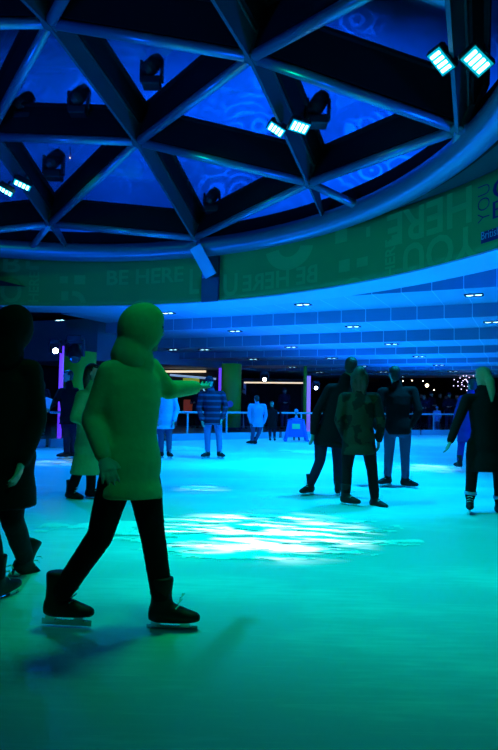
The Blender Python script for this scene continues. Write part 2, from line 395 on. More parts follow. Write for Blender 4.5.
A['R1'] = to_ring(29, 247); A['R2'] = to_ring(67.5, 251); A['R3'] = to_ring(322, 222); A['R4'] = to_ring(360, 203); A['R5'] = to_ring(478, 130); A['R6'] = to_ring(196, 247); A['R7'] = to_ring(452, 155)
A['R8'] = to_ring(-90, 240)
dome = thing('glass_dome', 'shallow glass dome on blue-lit steel struts and a round tube ring above the rink', 'glass roof', (RC.x, RC.y, 1.15 + HR))
bm = bmesh.new()
pts = [ring_pt(2 * PI * i / 160) for i in range(160)]
secs = []
for i in range(161):
    t = 2 * PI * i / 160; o = Vector((math.cos(t), math.sin(t), 0))
    secs.append((ring_pt(t), o * .26, Vector((0, 0, .26))))
loft(bm, secs, 20, False); obj('ring_tube', bm, M['steel'], dome, True)
bm = bmesh.new()
prof = [(.05, .26), (.05, .62), (.35, .62), (.35, .20), (.34, -.10), (.28, -.10)]
rows = [[bm.verts.new(ring_pt(2 * PI * i / 160, r, z)) for r, z in prof] for i in range(160)]
for i in range(160):
    a, b = rows[i], rows[(i + 1) % 160]
    for j in range(len(prof)): bm.faces.new((a[j], a[(j + 1) % len(prof)], b[(j + 1) % len(prof)], b[j]))
obj('ring_kerb', bm, M['web'], dome)
bm = bmesh.new(); rows = []
for i in range(160):
    th = 2 * PI * i / 160; rows.append([bm.verts.new(v) for v in (ring_pt(th, .15, .0), bot_pt(th, .08, 1.15 + HR - .02), bot_pt(th, .08, 1.15 + HR + .06), ring_pt(th, .15, .10))])
for i in range(160):
    a, b = rows[i], rows[(i + 1) % 160]
    for j in range(4): bm.faces.new((a[j], a[(j + 1) % 4], b[(j + 1) % 4], b[j]))
obj('ring_soffit', bm, M['plate'], dome)
def strut(a, b, kind):
    p, q = A[a], A[b]; n = (dome_n(p) + dome_n(q)).normalized(); d = (q - p); Lg = d.length; d.normalize()
    x = d.cross(n).normalized(); n = x.cross(d); mid = (p + q) / 2
    Rm = Matrix((x, d, n)).transposed()
    if kind == 'tube':
        bm = bmesh.new(); box(bm, mid + n * .44, (.15, Lg, .70), Rm); box(bm, mid + n * .79, (.30, Lg, .06), Rm)
        s = obj('strut', bm, M['web'], dome)
        bm = bmesh.new(); tube(bm, [p + d * .12, q - d * .12], .092, 16); obj('tube', bm, M['steel'], s, True)
    elif kind == 'fin':
        bm = bmesh.new(); box(bm, mid + n * .60, (.18, Lg, .42), Rm); box(bm, mid + n * .79, (.34, Lg, .06), Rm)
        s = obj('strut', bm, M['web'], dome)
        bm = bmesh.new(); box(bm, mid + n * .14, (.035, Lg + .1, .42), Rm); box(bm, mid + n * -.07, (.06, Lg + .1, .03), Rm); box(bm, mid + n * .34, (.09, Lg, .03), Rm)
        obj('fin_plate', bm, M['plate'], s)
    else:
        bm = bmesh.new(); tube(bm, [p, q], .09, 16); obj('stub_tube', bm, M['steel'], dome, True)
TUBES = 'ab bc ac bd bf bh ah ai cd_ ck ce de dg bg_ fg fm aj al_ hf_ kn ke_ jk jl il hi jn'.split()
for e in ('ac', 'bc', 'bd', 'bf', 'bh', 'ah', 'ai', 'ck', 'ce', 'de', 'dg', 'fg', 'fm', 'aj', 'jk', 'il', 'jl', 'hm', 'hs', 'is', 'kn', 'jn'): strut(e[0], e[1], 'tube')
for e in ('la', 'ab', 'bg', 'jc', 'cd', 'ke', 'hf', 'ih'): strut(e[0], e[1], 'fin')
def fin_short(a, b): strut(a, b, 'fin_')
for a, b in (('f', 'R1'), ('d', 'R4'), ('e', 'R5'), ('e', 'R7'), ('g', 'R6'), ('m', 'R8')): strut(a, b, 'stub')
for a, b in (('f', 'R2'), ('d', 'R3')):   # tapering fin ends running down to the ring
    p, q = A[a], A[b]; n = dome_n(p); d = (q - p).normalized(); x = d.cross(n).normalized()
    bm = bmesh.new(); t = x * .02
    base = [p - n * .08, q + Vector((0, 0, .0)), q + Vector((0, 0, .12)), p + n * .35]
    lo = [bm.verts.new(v - t) for v in base]; hi = [bm.verts.new(v + t) for v in base]
    bm.faces.new(lo[::-1]); bm.faces.new(hi)
    for i in range(4): bm.faces.new((lo[i], lo[(i + 1) % 4], hi[(i + 1) % 4], hi[i]))
    obj('fin_end', bm, M['plate'], dome)
for k in 'abcdefghijk':
    bm = bmesh.new(); p = A[k]; n = dome_n(p); x, y, _ = frame(n, Vector((0, 1, 0)))
    loft(bm, [(p - n * .07, x * .13, y * .13), (p - n * .05, x * .16, y * .16), (p + n * .80, x * .16, y * .16)], 16)
    obj('node', bm, M['plate'], dome)
for tri in ('abc', 'bcd', 'cde', 'abh', 'ahi', 'ajc', 'jck', 'cke', 'bdg', 'bfg', 'bfh', 'ail', 'ajl', 'his', 'hfm', 'jkn'):
    ps = [A[k] + dome_n(A[k]) * .84 for k in tri]; bm = bmesh.new()
    lo = [bm.verts.new(p) for p in ps]; hi = [bm.verts.new(p + Vector((0, 0, .02))) for p in ps]
    bm.faces.new(lo[::-1]); bm.faces.new(hi)
    for i in range(3): bm.faces.new((lo[i], lo[(i + 1) % 3], hi[(i + 1) % 3], hi[i]))
    obj('glass_pane', bm, M['glass'], dome)
# tent canopy above
bm = bmesh.new(); rows = []
for i in range(41):
    row = []
    for j in range(41):
        x = -34 + j * 1.7; y = -8 + i * 1.5; r2 = (x * x + (y - 16) ** 2) / 900
        row.append(bm.verts.new((x, y, 15.5 - 6.5 * r2 + .25 * math.sin(x * .9))))
    rows.append(row)
for i in range(40):
    for j in range(40): bm.faces.new((rows[i][j], rows[i][j + 1], rows[i + 1][j + 1], rows[i + 1][j]))
struct('ceiling_tent', bm, M['tent'], True)

# printed band
M['band'] = mat('green_banner_fabric', (.03, .34, .055), .6, var=.03, scale=2)
M['bandink'] = mat('pale_green_print', (.05, .46, .085), .6, var=.02)
M['navyink'] = mat('navy_print', (.008, .008, .10), .6)
band = thing('printed_banner', 'green curved banner printed with pale YOU BE HERE lettering under the dome ring', 'banner', (RC.x, RC.y, 3.6))
NB = 150
def th_at(px, py, t=.5):
    best = min((abs(proj(band_pt(math.radians(a / 4), t))[0] - px), a) for a in range(-70, 760) if band_pt(math.radians(a / 4), t).y > 5)
    return math.radians(best[1] / 4)
def to_band(px, py):
    """(theta, t) of the banner point seen at px, py"""
    t = .5
    for _ in range(6):
        th = th_at(px, py, t)
        y0 = proj(band_pt(th, 0))[1]; y1 = proj(band_pt(th, 1))[1]
        t = (y0 - py) / (y0 - y1)
    lo, hi = th - math.radians(.5), th + math.radians(.5)
    for _ in range(25):
        mth = (lo + hi) / 2
        if proj(band_pt(mth, t))[0] > px: lo = mth
        else: hi = mth
    return (lo + hi) / 2, t
TH_SEAM0 = to_band(202, 280)[0]; TH_SEAM1 = to_band(220, 280)[0]
def band_sheet(t0, t1):
    bm = bmesh.new(); n = max(4, int(abs(t1 - t0) * 40)); rows = []
    for i in range(n + 1):
        th = t0 + (t1 - t0) * i / n
        rows.append([[bm.verts.new(band_pt(th, k / 8, o)) for k in range(9)] for o in (0, .02)])
    for a, b in zip(rows, rows[1:]):
        for s in range(2):
            for k in range(8): bm.faces.new((a[s][k], a[s][k + 1], b[s][k + 1], b[s][k]))
        for k in (0, 8): bm.faces.new((a[0][k], b[0][k], b[1][k], a[1][k]))
    for r in (rows[0], rows[-1]):
        for k in range(8): bm.faces.new((r[0][k], r[0][k + 1], r[1][k + 1], r[1][k]))
    return bm
obj('banner_sheet', band_sheet(TH_SEAM0, math.radians(205)), M['band'], band, True)
obj('banner_sheet', band_sheet(math.radians(-35), TH_SEAM1), M['band'], band, True)
def put_band(name, polys, m, off):
    """polys: (verts2d, faces) in (along metres to the right, up metres) about th0, t0"""
    for (vs, fs, th0, t0) in polys:
        bm = bmesh.new()
        r = (band_pt(th0, t0).xy - RC).length
        H = (band_pt(th0, 1) - band_pt(th0, 0)).length
        bv = [bm.verts.new(band_pt(th0 - x / r, min(.99, max(.01, t0 + y / H)), off)) for x, y in vs]
        for f in fs:
            try: bm.faces.new([bv[i] for i in f])
            except ValueError: pass
        obj(name if len(vs) > 50 else 'printed_block', bm, m, band)
def glyphs(txt, width, height, rot=0, mirror=False, bold=.0):
    cu = bpy.data.curves.new('t', 'FONT'); cu.body = txt; cu.size = 1; cu.offset = bold; cu.resolution_u = 3
    o = bpy.data.objects.new('t', cu); C.objects.link(o)
    dg = bpy.context.evaluated_depsgraph_get(); dg.update(); me = bpy.data.meshes.new_from_object(o.evaluated_get(dg))
    bpy.data.objects.remove(o)
    bmx = bmesh.new(); bmx.from_mesh(me)
    xs = [v.co.x for v in bmx.verts]; ys = [v.co.y for v in bmx.verts]
    x0, x1, y0, y1 = min(xs), max(xs), min(ys), max(ys)
    for v in bmx.verts:
        x = ((v.co.x - x0) / (x1 - x0) - .5) * width; y = ((v.co.y - y0) / (y1 - y0) - .5) * height
        if mirror: x = -x
        c, s = math.cos(rot), math.sin(rot); v.co = Vector((x * c - y * s, x * s + y * c, 0))
    for _ in range(2):
        long_ = [e for e in bmx.edges if e.calc_length() > .25]
        if long_: bmesh.ops.subdivide_edges(bmx, edges=long_, cuts=1)
        bmesh.ops.triangulate(bmx, faces=bmx.faces)
    bmx.verts.ensure_lookup_table(); bmx.verts.index_update()
    vs = [(v.co.x, v.co.y) for v in bmx.verts]; fs = [[v.index for v in f.verts] for f in bmx.faces]; bmx.free()
    return vs, fs
def mpp(px, py):   # metres along / up per pixel on the banner there
    a, t = to_band(px, py); b, _ = to_band(px + 8, py); r = (band_pt(a, t).xy - RC).length
    H = (band_pt(a, 1) - band_pt(a, 0)).length; y0 = proj(band_pt(a, 0))[1]; y1 = proj(band_pt(a, 1))[1]
    return abs(a - b) * r / 8, H / (y0 - y1)
def text(txt, xl, yl, xr, yr, hpx, rot=0, mirror=False, bold=.02):
    """lettering whose middle line runs between the two points seen at (xl, yl) and (xr, yr)"""
    a0, t0 = to_band(xl, yl); a1, t1 = to_band(xr, yr); th, t = (a0 + a1) / 2, (t0 + t1) / 2
    r = (band_pt(th, t).xy - RC).length; px, py = (xl + xr) / 2, (yl + yr) / 2; my = mpp(px, py)[1]
    W, Hh = abs(a0 - a1) * r, hpx * my
    if abs(math.sin(rot)) > .7: W, Hh = Hh, W
    v, f = glyphs(txt, W, Hh, rot, mirror, bold); return (v, f, th, t)
def rect(px, py, wpx, hpx):
    mx, my = mpp(px, py); th, t = to_band(px, py); W, Hh = wpx * mx / 2, hpx * my / 2
    vs = []; fs = []
    for i in range(13): vs += [(-W + W * i / 6, -Hh), (-W + W * i / 6, Hh)]
    for i in range(12): fs.append((2 * i, 2 * i + 2, 2 * i + 3, 2 * i + 1))
    return (vs, fs, th, t)
def arc(px, py, r0, r1, a0, a1):
    mx, my = mpp(px, py); th, t = to_band(px, py); vs = []; fs = []
    for i in range(25):
        a = math.radians(a0 + (a1 - a0) * i / 24)
        vs += [(r0 * mx * math.cos(a), r0 * my * math.sin(a)), (r1 * mx * math.cos(a), r1 * my * math.sin(a))]
    for i in range(24): fs.append((2 * i, 2 * i + 1, 2 * i + 3, 2 * i + 2))
    return (vs, fs, th, t)
put_band('lettering', [
    text('B', 3, 264, 21, 264, 17), text('O', 0, 291, 22, 291, 24), text('HERE', 29, 287, 39, 287, 30, PI / 2),
    rect(28, 265, 4, 8), rect(64, 280, 8, 7), rect(80, 280, 11, 9), arc(73, 304, 8, 13, 5, 95), rect(65, 296, 7, 9), rect(34, 268, 10, 4),
    text('BE HERE', 107, 278, 184, 274, 15), text('L', 190, 282, 200, 281, 25),
    ], M['bandink'], .027)
put_band('lettering', [
    text('U', 224, 286, 238, 284, 22), arc(290, 246, 11, 24, 190, 350), text('BE HERE', 243, 284, 318, 273, 17, 0, True),
    rect(342, 234, 12, 18), rect(345, 266, 11, 12), rect(363, 262, 11, 9), arc(354, 289, 6, 11, 20, 150), rect(369, 232, 4, 10),
    text('HERE', 386, 259, 396, 257, 37, PI / 2), text('HERE', 388, 233, 473, 202, 34, PI), text('YOU', 404, 263, 480, 240, 35, PI), rect(396, 240, 7, 10),
    ], M['bandink'], .027)
put_band('lettering', [text('YOU', 479, 206, 491, 201, 37, PI / 2, False, -.018), text('C', 494, 190, 516, 182, 22, 0, False, .0), text('B', 494, 211, 510, 205, 17, 0, False, -.01), rect(508, 230, 54, 12)], M['navyink'], .028)
M['bandtxt'] = mat('teal_print', (.12, .45, .55), .6)
put_band('lettering', [text('British', 483, 236.5, 501.5, 230.5, 8, 0, False, 0)], M['bandtxt'], .036)

# column block and bracket between the two banner lengths
th = (TH_SEAM0 + TH_SEAM1) / 2
M['pier'] = mat('pier_paint', (.06, .09, .14), .5)
pier = thing('ring_bracket', 'blue steel bracket and box post holding the ring where the banner lengths meet', 'bracket', bot_pt(th))
b0 = bot_pt(th); o = Vector((math.cos(th), math.sin(th), 0)); tn = Vector((-o.y, o.x, 0)); Rm = Matrix((tn, o, Vector((0, 0, 1)))).transposed()
bm = bmesh.new(); pm = band_pt(th, .22)
rbox(bm, Vector((b0.x, b0.y, Z1 + .34)) + o * .12, (.52, .44, .68), .02, Rm); obj('post', bm, M['pier'], pier)
bm = bmesh.new(); rbox(bm, band_pt(th, .75) + o * .2, (.40, .3, .9), .02, Rm); obj('upper_post', bm, M['plate'], pier)
bm = bmesh.new(); p0 = A['R6'] + Vector((0, -.42, -.10)); p1 = at(211, 276, b0.y - .45)
d = (p1 - p0).normalized(); x = d.cross(o).normalized(); nn = x.cross(d)
box(bm, (p0 + p1) / 2, (.34, .05, (p1 - p0).length), Matrix((x, nn, d)).transposed()); obj('arm_plate', bm, M['board'], pier)
bm = bmesh.new()
secs = []
for a in (A['R6'] + tn * .16, A['R6'] - tn * .16): secs.append((Vector((a.x, a.y, 1.15 + HR)), o * .30, Vector((0, 0, .30))))
loft(bm, secs, 24); obj('clamp', bm, M['steel'], pier)

# ------------------------------------------------------------------ stepped ceiling
dl = ray(-1021, 382); SD = -Vector((dl.x, dl.y)).normalized()     # along the rows, to the right
TD = Vector((-SD.y, SD.x))                                         # away
if TD.y < 0: TD = -TD
def st(s, t, z): return Vector((SD.x * s + TD.x * t, SD.y * s + TD.y * t, z))
def depth_of(pts, z):
    v = [Vector((p.x, p.y)).dot(TD) for p in (atz(a, b, z) for a, b in pts)]; return sum(v) / len(v)
def height_of(pts, t):
    v = []
    for a, b in pts:
        d = ray(a, b); v.append(1.15 + d.z * t / Vector((d.x, d.y)).dot(TD))
    return sum(v) / len(v)
TOPS = [[(190, 318), (350, 311), (498, 302)], [(190, 338), (350, 332.5), (498, 327)], [(190, 352), (350, 348.5), (498, 346)], [(350, 359.5), (498, 357.5)], [(350, 367.5), (440, 366.5)], [(350, 373.3)]]
BOTS = [[(190, 329), (350, 322), (498, 317)], [(190, 346.5), (350, 343), (498, 340)], [(190, 357.5), (350, 355.3), (498, 353.5)], [(350, 364), (498, 362.5)], [(350, 370.3), (440, 369.6)], [(350, 375.2)]]
ZS = [Z1]; TS = []
for tp, bt in zip(TOPS, BOTS):
    t = depth_of(tp, ZS[-1]); TS.append(t); ZS.append(height_of(bt, t))
T_END = depth_of([(420, 378)], ZS[-1])
T0 = depth_of([(385, 294), (498, 286)], Z1)
LEDGE = (atz(498, 268, Z1).xy - BC).length - BR
print('CEIL', [round(z, 2) for z in ZS], [round(t, 2) for t in TS], T_END, T0, LEDGE)
ang = -math.atan2(SD.y, SD.x)
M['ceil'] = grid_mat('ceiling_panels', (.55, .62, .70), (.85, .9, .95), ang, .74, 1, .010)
M['riser'] = grid_mat('riser_panels_shaded', (.24, .29, .38), (.75, .8, .85), ang, .74, 1, .010)  # ceiling panels darkened, the risers' shade is put into the colour
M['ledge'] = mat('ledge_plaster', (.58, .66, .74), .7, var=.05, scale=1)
bcs = Vector((BC.dot(SD), BC.dot(TD))); LR = BR + LEDGE
def tc_(s):
    q = LR * LR - (s - bcs.x) ** 2
    return bcs.y + math.sqrt(q) if q > 0 else None
S0, S1 = -14.0, 20.0
def left_end(k): # where the risers stop at the lowered soffit
    px = [0, 108, 168, 213, 251, 301][k]; py = [0, 342, 354, 363, 369, 374.5][k]
    p = atz(px, py, (ZS[k] + ZS[k + 1]) / 2); return Vector((p.x, p.y)).dot(SD)
LEFT = [S0] + [left_end(k) for k in range(1, 6)]
bmr = bmesh.new(); bm = bmesh.new(); ss = [S0 + i * .25 for i in range(int((S1 - S0) / .25) + 1)]
def cs(s): t = tc_(s); return max(t, T0) if t is not None else T0
for a, b in zip(ss, ss[1:]):
    quad(bm, st(a, cs(a), Z1), st(b, cs(b), Z1), st(b, TS[0], Z1), st(a, TS[0], Z1))
for k in range(len(TS)):
    t2 = TS[k + 1] if k + 1 < len(TS) else T_END
    l0 = LEFT[k] if k < len(LEFT) else LEFT[-1]
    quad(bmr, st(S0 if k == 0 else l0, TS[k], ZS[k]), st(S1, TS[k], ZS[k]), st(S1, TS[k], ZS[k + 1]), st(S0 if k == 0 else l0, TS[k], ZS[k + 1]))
    l1 = LEFT[min(k + 1, len(LEFT) - 1)]; l0b = S0 if k == 0 else l0
    if k == 0: quad(bm, st(S0, TS[k], ZS[k + 1]), st(S1, TS[k], ZS[k + 1]), st(S1, t2, ZS[k + 1]), st(S0, t2, ZS[k + 1]))
    else: quad(bm, st(l0 - .02, TS[k], ZS[k + 1]), st(S1, TS[k], ZS[k + 1]), st(S1, t2, ZS[k + 1]), st(l1 - .02, t2, ZS[k + 1]))
bmesh.ops.remove_doubles(bm, verts=bm.verts, dist=.001)
struct('ceiling', bm, M['ceil'])
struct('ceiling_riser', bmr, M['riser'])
# recess and riser at the near right, ledge round the banner foot
bm = bmesh.new()
for a, b in zip(ss, ss[1:]):
    for f in (0,):
        ta, tb = tc_(a), tc_(b)
        if ta is not None and tb is not None and ta < T0 + .5:
            quad(bm, st(a, ta - .2, Z1 + .55), st(b, tb - .2, Z1 + .55), st(b, T0, Z1 + .55), st(a, T0, Z1 + .55))
        elif ta is None or tb is None:
            quad(bm, st(a, -2, Z1 + .55), st(b, -2, Z1 + .55), st(b, T0, Z1 + .55), st(a, T0, Z1 + .55))
quad(bm, st(S0, T0, Z1), st(S1, T0, Z1), st(S1, T0, Z1 + .56), st(S0, T0, Z1 + .56))
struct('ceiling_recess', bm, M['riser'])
bm = bmesh.new(); prev = None
for i in range(0, 241):
    th = math.radians(-35 + i)
    a = bot_pt(th, -.03); d = Vector((a.x - BC.x, a.y - BC.y, 0)).normalized(); b = a + d * (LEDGE + .03)
    cur = [bm.verts.new(v) for v in (a + Vector((0, 0, .0)), b + Vector((0, 0, 0)), b + Vector((0, 0, .55)), a + Vector((0, 0, .03)))]
    for v in cur[:2]: v.co.z -= .004
    if prev:
        for j in range(4): bm.faces.new((prev[j], prev[(j + 1) % 4], cur[(j + 1) % 4], cur[j]))
    prev = cur
struct('ceiling_ledge', bm, M['ledge'])
# lowered soffit on the left, over the shops
ZSO = ZS[4] - .10
bm = bmesh.new(); line = [(LEFT[1] - .6, TS[0] + 1.3)] + [(LEFT[k], TS[k]) for k in range(1, 6)] + [(LEFT[5] + 1.2, T_END), (LEFT[5] + 1.2, T_END + 12)]
line = [(S0 - 6, TS[0] + .9)] + line
for (s0, t0), (s1, t1) in zip(line, line[1:]):
    quad(bm, st(s0, t0, ZSO), st(s1, t1, ZSO), st(s1 - .0, t1, 4.4), st(s0, t0, 4.4))
    quad(bm, st(s0, t0, ZSO), st(s1, t1, ZSO), st(s1, T_END + 12, ZSO), st(s0, T_END + 12, ZSO))
bmesh.ops.remove_doubles(bm, verts=bm.verts, dist=.001)
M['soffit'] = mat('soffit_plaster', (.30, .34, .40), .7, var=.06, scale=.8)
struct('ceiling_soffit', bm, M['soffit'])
bm = bmesh.new(); quad(bm, st(LEFT[5] + 1.2, T_END, ZS[-1]), st(S1 + 4, T_END, ZS[-1]), st(S1 + 4, T_END, 5.5), st(LEFT[5] + 1.2, T_END, 5.5)); struct('wall_upstand', bm, M['dark'])
# roof slab over the ceiling so that no tent light leaks in
bm = bmesh.new(); 
for a, b in zip(ss, ss[1:]):
    ta, tb = tc_(a), tc_(b)
    if ta is None or tb is None: ta = tb = -2
    quad(bm, st(a, ta + .2, Z1 + .62), st(b, tb + .2, Z1 + .62), st(b, 50, Z1 + .62), st(a, 50, Z1 + .62))
quad(bm, st(-30, -2, Z1 + .62), st(S0, -2, Z1 + .62), st(S0, 50, Z1 + .62), st(-30, 50, Z1 + .62))
quad(bm, st(S1, -2, Z1 + .62), st(40, -2, Z1 + .62), st(40, 50, Z1 + .62), st(S1, 50, Z1 + .62))
struct('ceiling_slab', bm, M['dark'])

# white scraped-ice patch, and white streaks standing in for light glints
M['snow_glint'] = mat('shavings_and_glints', (.93, .96, .98), .8, bump=.6, scale=60, var=.04)
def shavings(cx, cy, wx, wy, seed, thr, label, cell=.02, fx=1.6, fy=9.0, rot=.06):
    """low white crust for shavings and light glints, broken into streaks"""
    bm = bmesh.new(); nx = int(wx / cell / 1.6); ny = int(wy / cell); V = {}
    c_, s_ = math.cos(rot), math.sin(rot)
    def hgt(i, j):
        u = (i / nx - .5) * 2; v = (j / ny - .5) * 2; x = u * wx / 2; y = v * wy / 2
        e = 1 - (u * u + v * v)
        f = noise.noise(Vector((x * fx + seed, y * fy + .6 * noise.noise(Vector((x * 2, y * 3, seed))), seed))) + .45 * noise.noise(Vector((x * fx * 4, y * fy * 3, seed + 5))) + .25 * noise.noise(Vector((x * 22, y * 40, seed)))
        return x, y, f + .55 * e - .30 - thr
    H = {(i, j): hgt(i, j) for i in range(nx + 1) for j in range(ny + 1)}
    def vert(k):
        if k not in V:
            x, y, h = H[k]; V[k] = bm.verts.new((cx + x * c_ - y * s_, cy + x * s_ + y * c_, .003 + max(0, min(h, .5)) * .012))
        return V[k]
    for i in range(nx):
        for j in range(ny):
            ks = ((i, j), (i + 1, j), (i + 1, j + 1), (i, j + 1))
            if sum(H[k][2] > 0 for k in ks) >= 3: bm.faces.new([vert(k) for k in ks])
    o = obj('shavings_and_glints', bm, M['snow_glint'], None, True)
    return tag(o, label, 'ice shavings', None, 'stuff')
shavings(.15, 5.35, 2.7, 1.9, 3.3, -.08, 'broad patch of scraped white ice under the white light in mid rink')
def glint_streak(px, py, wpx, hpx, seed, label, thr=-.15):  # white mesh streak laid where light glints on the ice
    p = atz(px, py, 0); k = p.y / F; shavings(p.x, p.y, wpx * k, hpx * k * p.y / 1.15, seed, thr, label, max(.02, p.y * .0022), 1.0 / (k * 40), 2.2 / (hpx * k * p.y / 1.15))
glint_streak(82, 465, 44, 5, 8.1, 'short white streak standing in for a light glint on the ice between the man holding paper and the green pair')
glint_streak(38, 463, 30, 5, 5.2, 'short white streak standing in for a light glint on the ice near the tall skater in black')
glint_streak(170, 448, 80, 4, 2.7, 'thin far white streak standing in for a light glint on the ice beside the pale-jacket skater')
glint_streak(310, 452, 60, 4, 9.4, 'thin far white streak standing in for a light glint on the ice below the skating aid')
glint_streak(432, 466, 55, 5, 6.6, 'thin white streak standing in for a light glint on the ice between the man in jeans and the blue coat skater')
glint_streak(200, 489, 40, 6, 1.9, 'small white patch standing in for a light glint on the ice past the green pair')
glint_streak(105, 528, 150, 14, 4.4, 'loose white streaks standing in for light glints on the ice around the nearest skater', .0)

# ================================================================== THINGS: lights
ROWS = [(0, [(60, 320), (168, 313), (303, 304.5), (474, 295)]), (1, [(136, 336), (235, 331), (353, 326.5), (492, 322)]),
        (2, [(173, 349.5), (204.5, 349.5), (291, 347), (391.5, 344)]), (3, [(253, 359), (331.5, 358), (419, 356.4)]),
        (4, [(292, 367), (362, 366), (439, 365)]), (5, [(319, 372.3), (383, 371.8), (453, 371.3)]), (6, [(400.5, 376.3), (463, 376.2)])]
proto = None
def make_downlight():
    t = thing('downlight', 'x', 'ceiling light')
    bm = bmesh.new()
    for s in (-1, 1): box(bm, (s * .21, 0, -.005), (.03, .24, .03)); box(bm, (0, s * .12, -.005), (.45, .03, .03))
    box(bm, (0, 0, .0), (.03, .24, .02))
    obj('frame', bm, M['black'], t)
    for s in (-1, 1):
        bm = bmesh.new(); ball(bm, (s * .105, 0, -.004), .085, (1, 1, .16), 2); obj('lamp', bm, M['down'], t, True)
    return t
ORD = ['nearest ceiling step, under the banner', 'second ceiling step', 'third ceiling step', 'fourth ceiling step', 'fifth ceiling step', 'sixth ceiling step', 'last and lowest ceiling step']
PL = [['beside the hanging spotlights', 'over the pair in green', 'mid-step', 'widest lit, over the blonde skater'],
      ['over the pair in green', 'over the striped jumper skater', 'over the couple', 'at the frame edge over the blonde skater'],
      ['over the pale-blue jacket skater', 'beside the striped jumper skater', 'over the skating aid', 'over the man in jeans'],
      ['over the skater in a pale jacket', 'over the couple', 'beyond the man in jeans'], ['over the skating aid', 'beside the man with dark hair', 'toward the blonde skater'],
      ['over the couple', 'over the man in jeans', 'over the blonde skater'], ['above the man in jeans', 'above the lit swirl']]
for (k, ps), pl in zip(ROWS, PL):
    for (px, py), w_ in zip(ps, pl):
        if proto is None: proto = t = make_downlight(); first = t
        else:
            t = first.copy(); C.objects.link(t)
            for ch in first.children:
                c = ch.copy(); C.objects.link(c); c.parent = t; c.matrix_parent_inverse = Matrix.Identity(4)
        z = ZS[k]
        if (px, py) == (173, 349.5) : z = ZS[2]
        p = atz(px, py, z - .01); t.location = p; t.rotation_euler = (0, 0, math.atan2(SD.y, SD.x))
        t['label'] = 'twin downlight in the %s, %s' % (ORD[k], w_); t['group'] = 'twin downlights in the stepped ceiling'
# downlights give a little light of their own
for c in first.children: c.matrix_parent_inverse = Matrix.Identity(4)

def flood(px, py, near, d, label, w_=.24, axis=(.6, 1, 0)):
    p = on_dome(px, py); p = CAM + (p - CAM) * near; d = Vector(d).normalized(); y = Vector(axis); y = (y - d * y.dot(d)).normalized(); x = y.cross(d)
    R = Matrix((x, y, d)).transposed(); l_ = w_ * 1.5
    t = thing('floodlight', label, 'floodlight', p, 0, 'floodlights on the dome struts')
    bm = bmesh.new(); rbox(bm, p - d * .05, (w_, l_, .1), .015, R)
    for i in range(7): box(bm, p - d * .12 + x * (i - 3) * w_ * .13, (.012, l_ * .8, .06), R)
    obj('housing', bm, M['black'], t)
    bm = bmesh.new(); box(bm, p + d * .004, (w_ * .86, l_ * .9, .008), R); obj('glass', bm, M['ledglass'], t)
    for i in range(4):
        bm = bmesh.new(); rbox(bm, p + d * .012 + y * (i - 1.5) * l_ * .2, (w_ * .62, l_ * .12, .012), .004, R); obj('led_bar', bm, M['led'], t)
    bm = bmesh.new()
    for s in (-1, 1): box(bm, p - d * .09 + x * s * (w_ / 2 + .012), (.012, .05, .2), R)
    box(bm, p - d * .19, (w_ + .03, .05, .014), R); box(bm, p - d * .24, (.04, .04, .12), R)
    obj('bracket', bm, M['black'], t)
    return t
flood(441, 61.5, .955, (-.62, -.42, -1), 'lit floodlight on the strut beside the banner end, narrower-looking of its pair', .25, (1.5, .8, 0))
flood(477, 61.5, .93, (-.15, -.62, -1), 'lit floodlight at the frame edge, larger-looking of the pair above the ring tube', .26, (1.3, 1, 0))
flood(276, 129.5, .965, (-.35, -.5, -1), 'lit floodlight on the middle strut, lower-hung of its pair, facing the ice', .24, (1.5, .7, 0))
flood(299.5, 127, .955, (.1, -.55, -1), 'lit floodlight on the middle strut, higher-hung of its pair, nearer the dark pane', .26, (1.5, .7, 0))
flood(5, 191, .97, (-.3, -.3, -1), 'lit floodlight cut by the frame edge under the dome', .28, (1, .6, 0))
flood(22, 185, .97, (-.2, -.3, -1), 'lit floodlight clipped to the strut near the frame edge under the dome', .30, (1, .6, 0))

def moving_head(p, aim, label, lit, s=1.0, up=1, group=None, name='moving_head_light'):
    p = Vector(p); t = thing(name, label, 'stage light', p, 0, group)
    bm = bmesh.new(); rbox(bm, p + Vector((0, 0, up * .30 * s)), (.30 * s, .26 * s, .12 * s), .02); obj('base', bm, M['black'], t)
    bm = bmesh.new()
    for k in (-1, 1): rbox(bm, p + Vector((k * .17 * s, 0, up * .10 * s)), (.05 * s, .12 * s, .34 * s), .015)
    rbox(bm, p + Vector((0, 0, up * .22 * s)), (.38 * s, .14 * s, .06 * s), .015); obj('yoke', bm, M['black'], t)
    d = (Vector(aim) - p).normalized(); x, y, _ = frame(d)
    bm = bmesh.new(); loft(bm, [(p - d * .2 * s, x * .08 * s, y * .08 * s), (p - d * .12 * s, x * .13 * s, y * .13 * s), (p + d * .1 * s, x * .13 * s, y * .13 * s), (p + d * .2 * s, x * .10 * s, y * .10 * s)], 20)
    obj('head', bm, M['black'], t)
    bm = bmesh.new(); loft(bm, [(p + d * .2 * s, x * .085 * s, y * .085 * s), (p + d * .215 * s, x * .06 * s, y * .06 * s)], 16); obj('lens', bm, M['lens'] if lit else M['eye'], t)
    return t
moving_head(at(55.5, 351, 14.5), (0, 0, 1.6), 'black moving-head spotlight, lit, hung beside the violet light tube', True, .8)
moving_head(at(75, 353, 14.8), (-3.0, 10, -3), 'unlit black moving-head spotlight hung before the wide green column', False, 1.2)
moving_head(at(264.5, 379.5, 22.5), (.5, 0, .8), 'black moving-head spotlight, lit, hung over the dark shop opening', True, .85)
moving_head(at(316, 388, 22.5), (.5, 0, .8), 'black moving-head spotlight, lit, hung beside the pink light tube', True, .75)
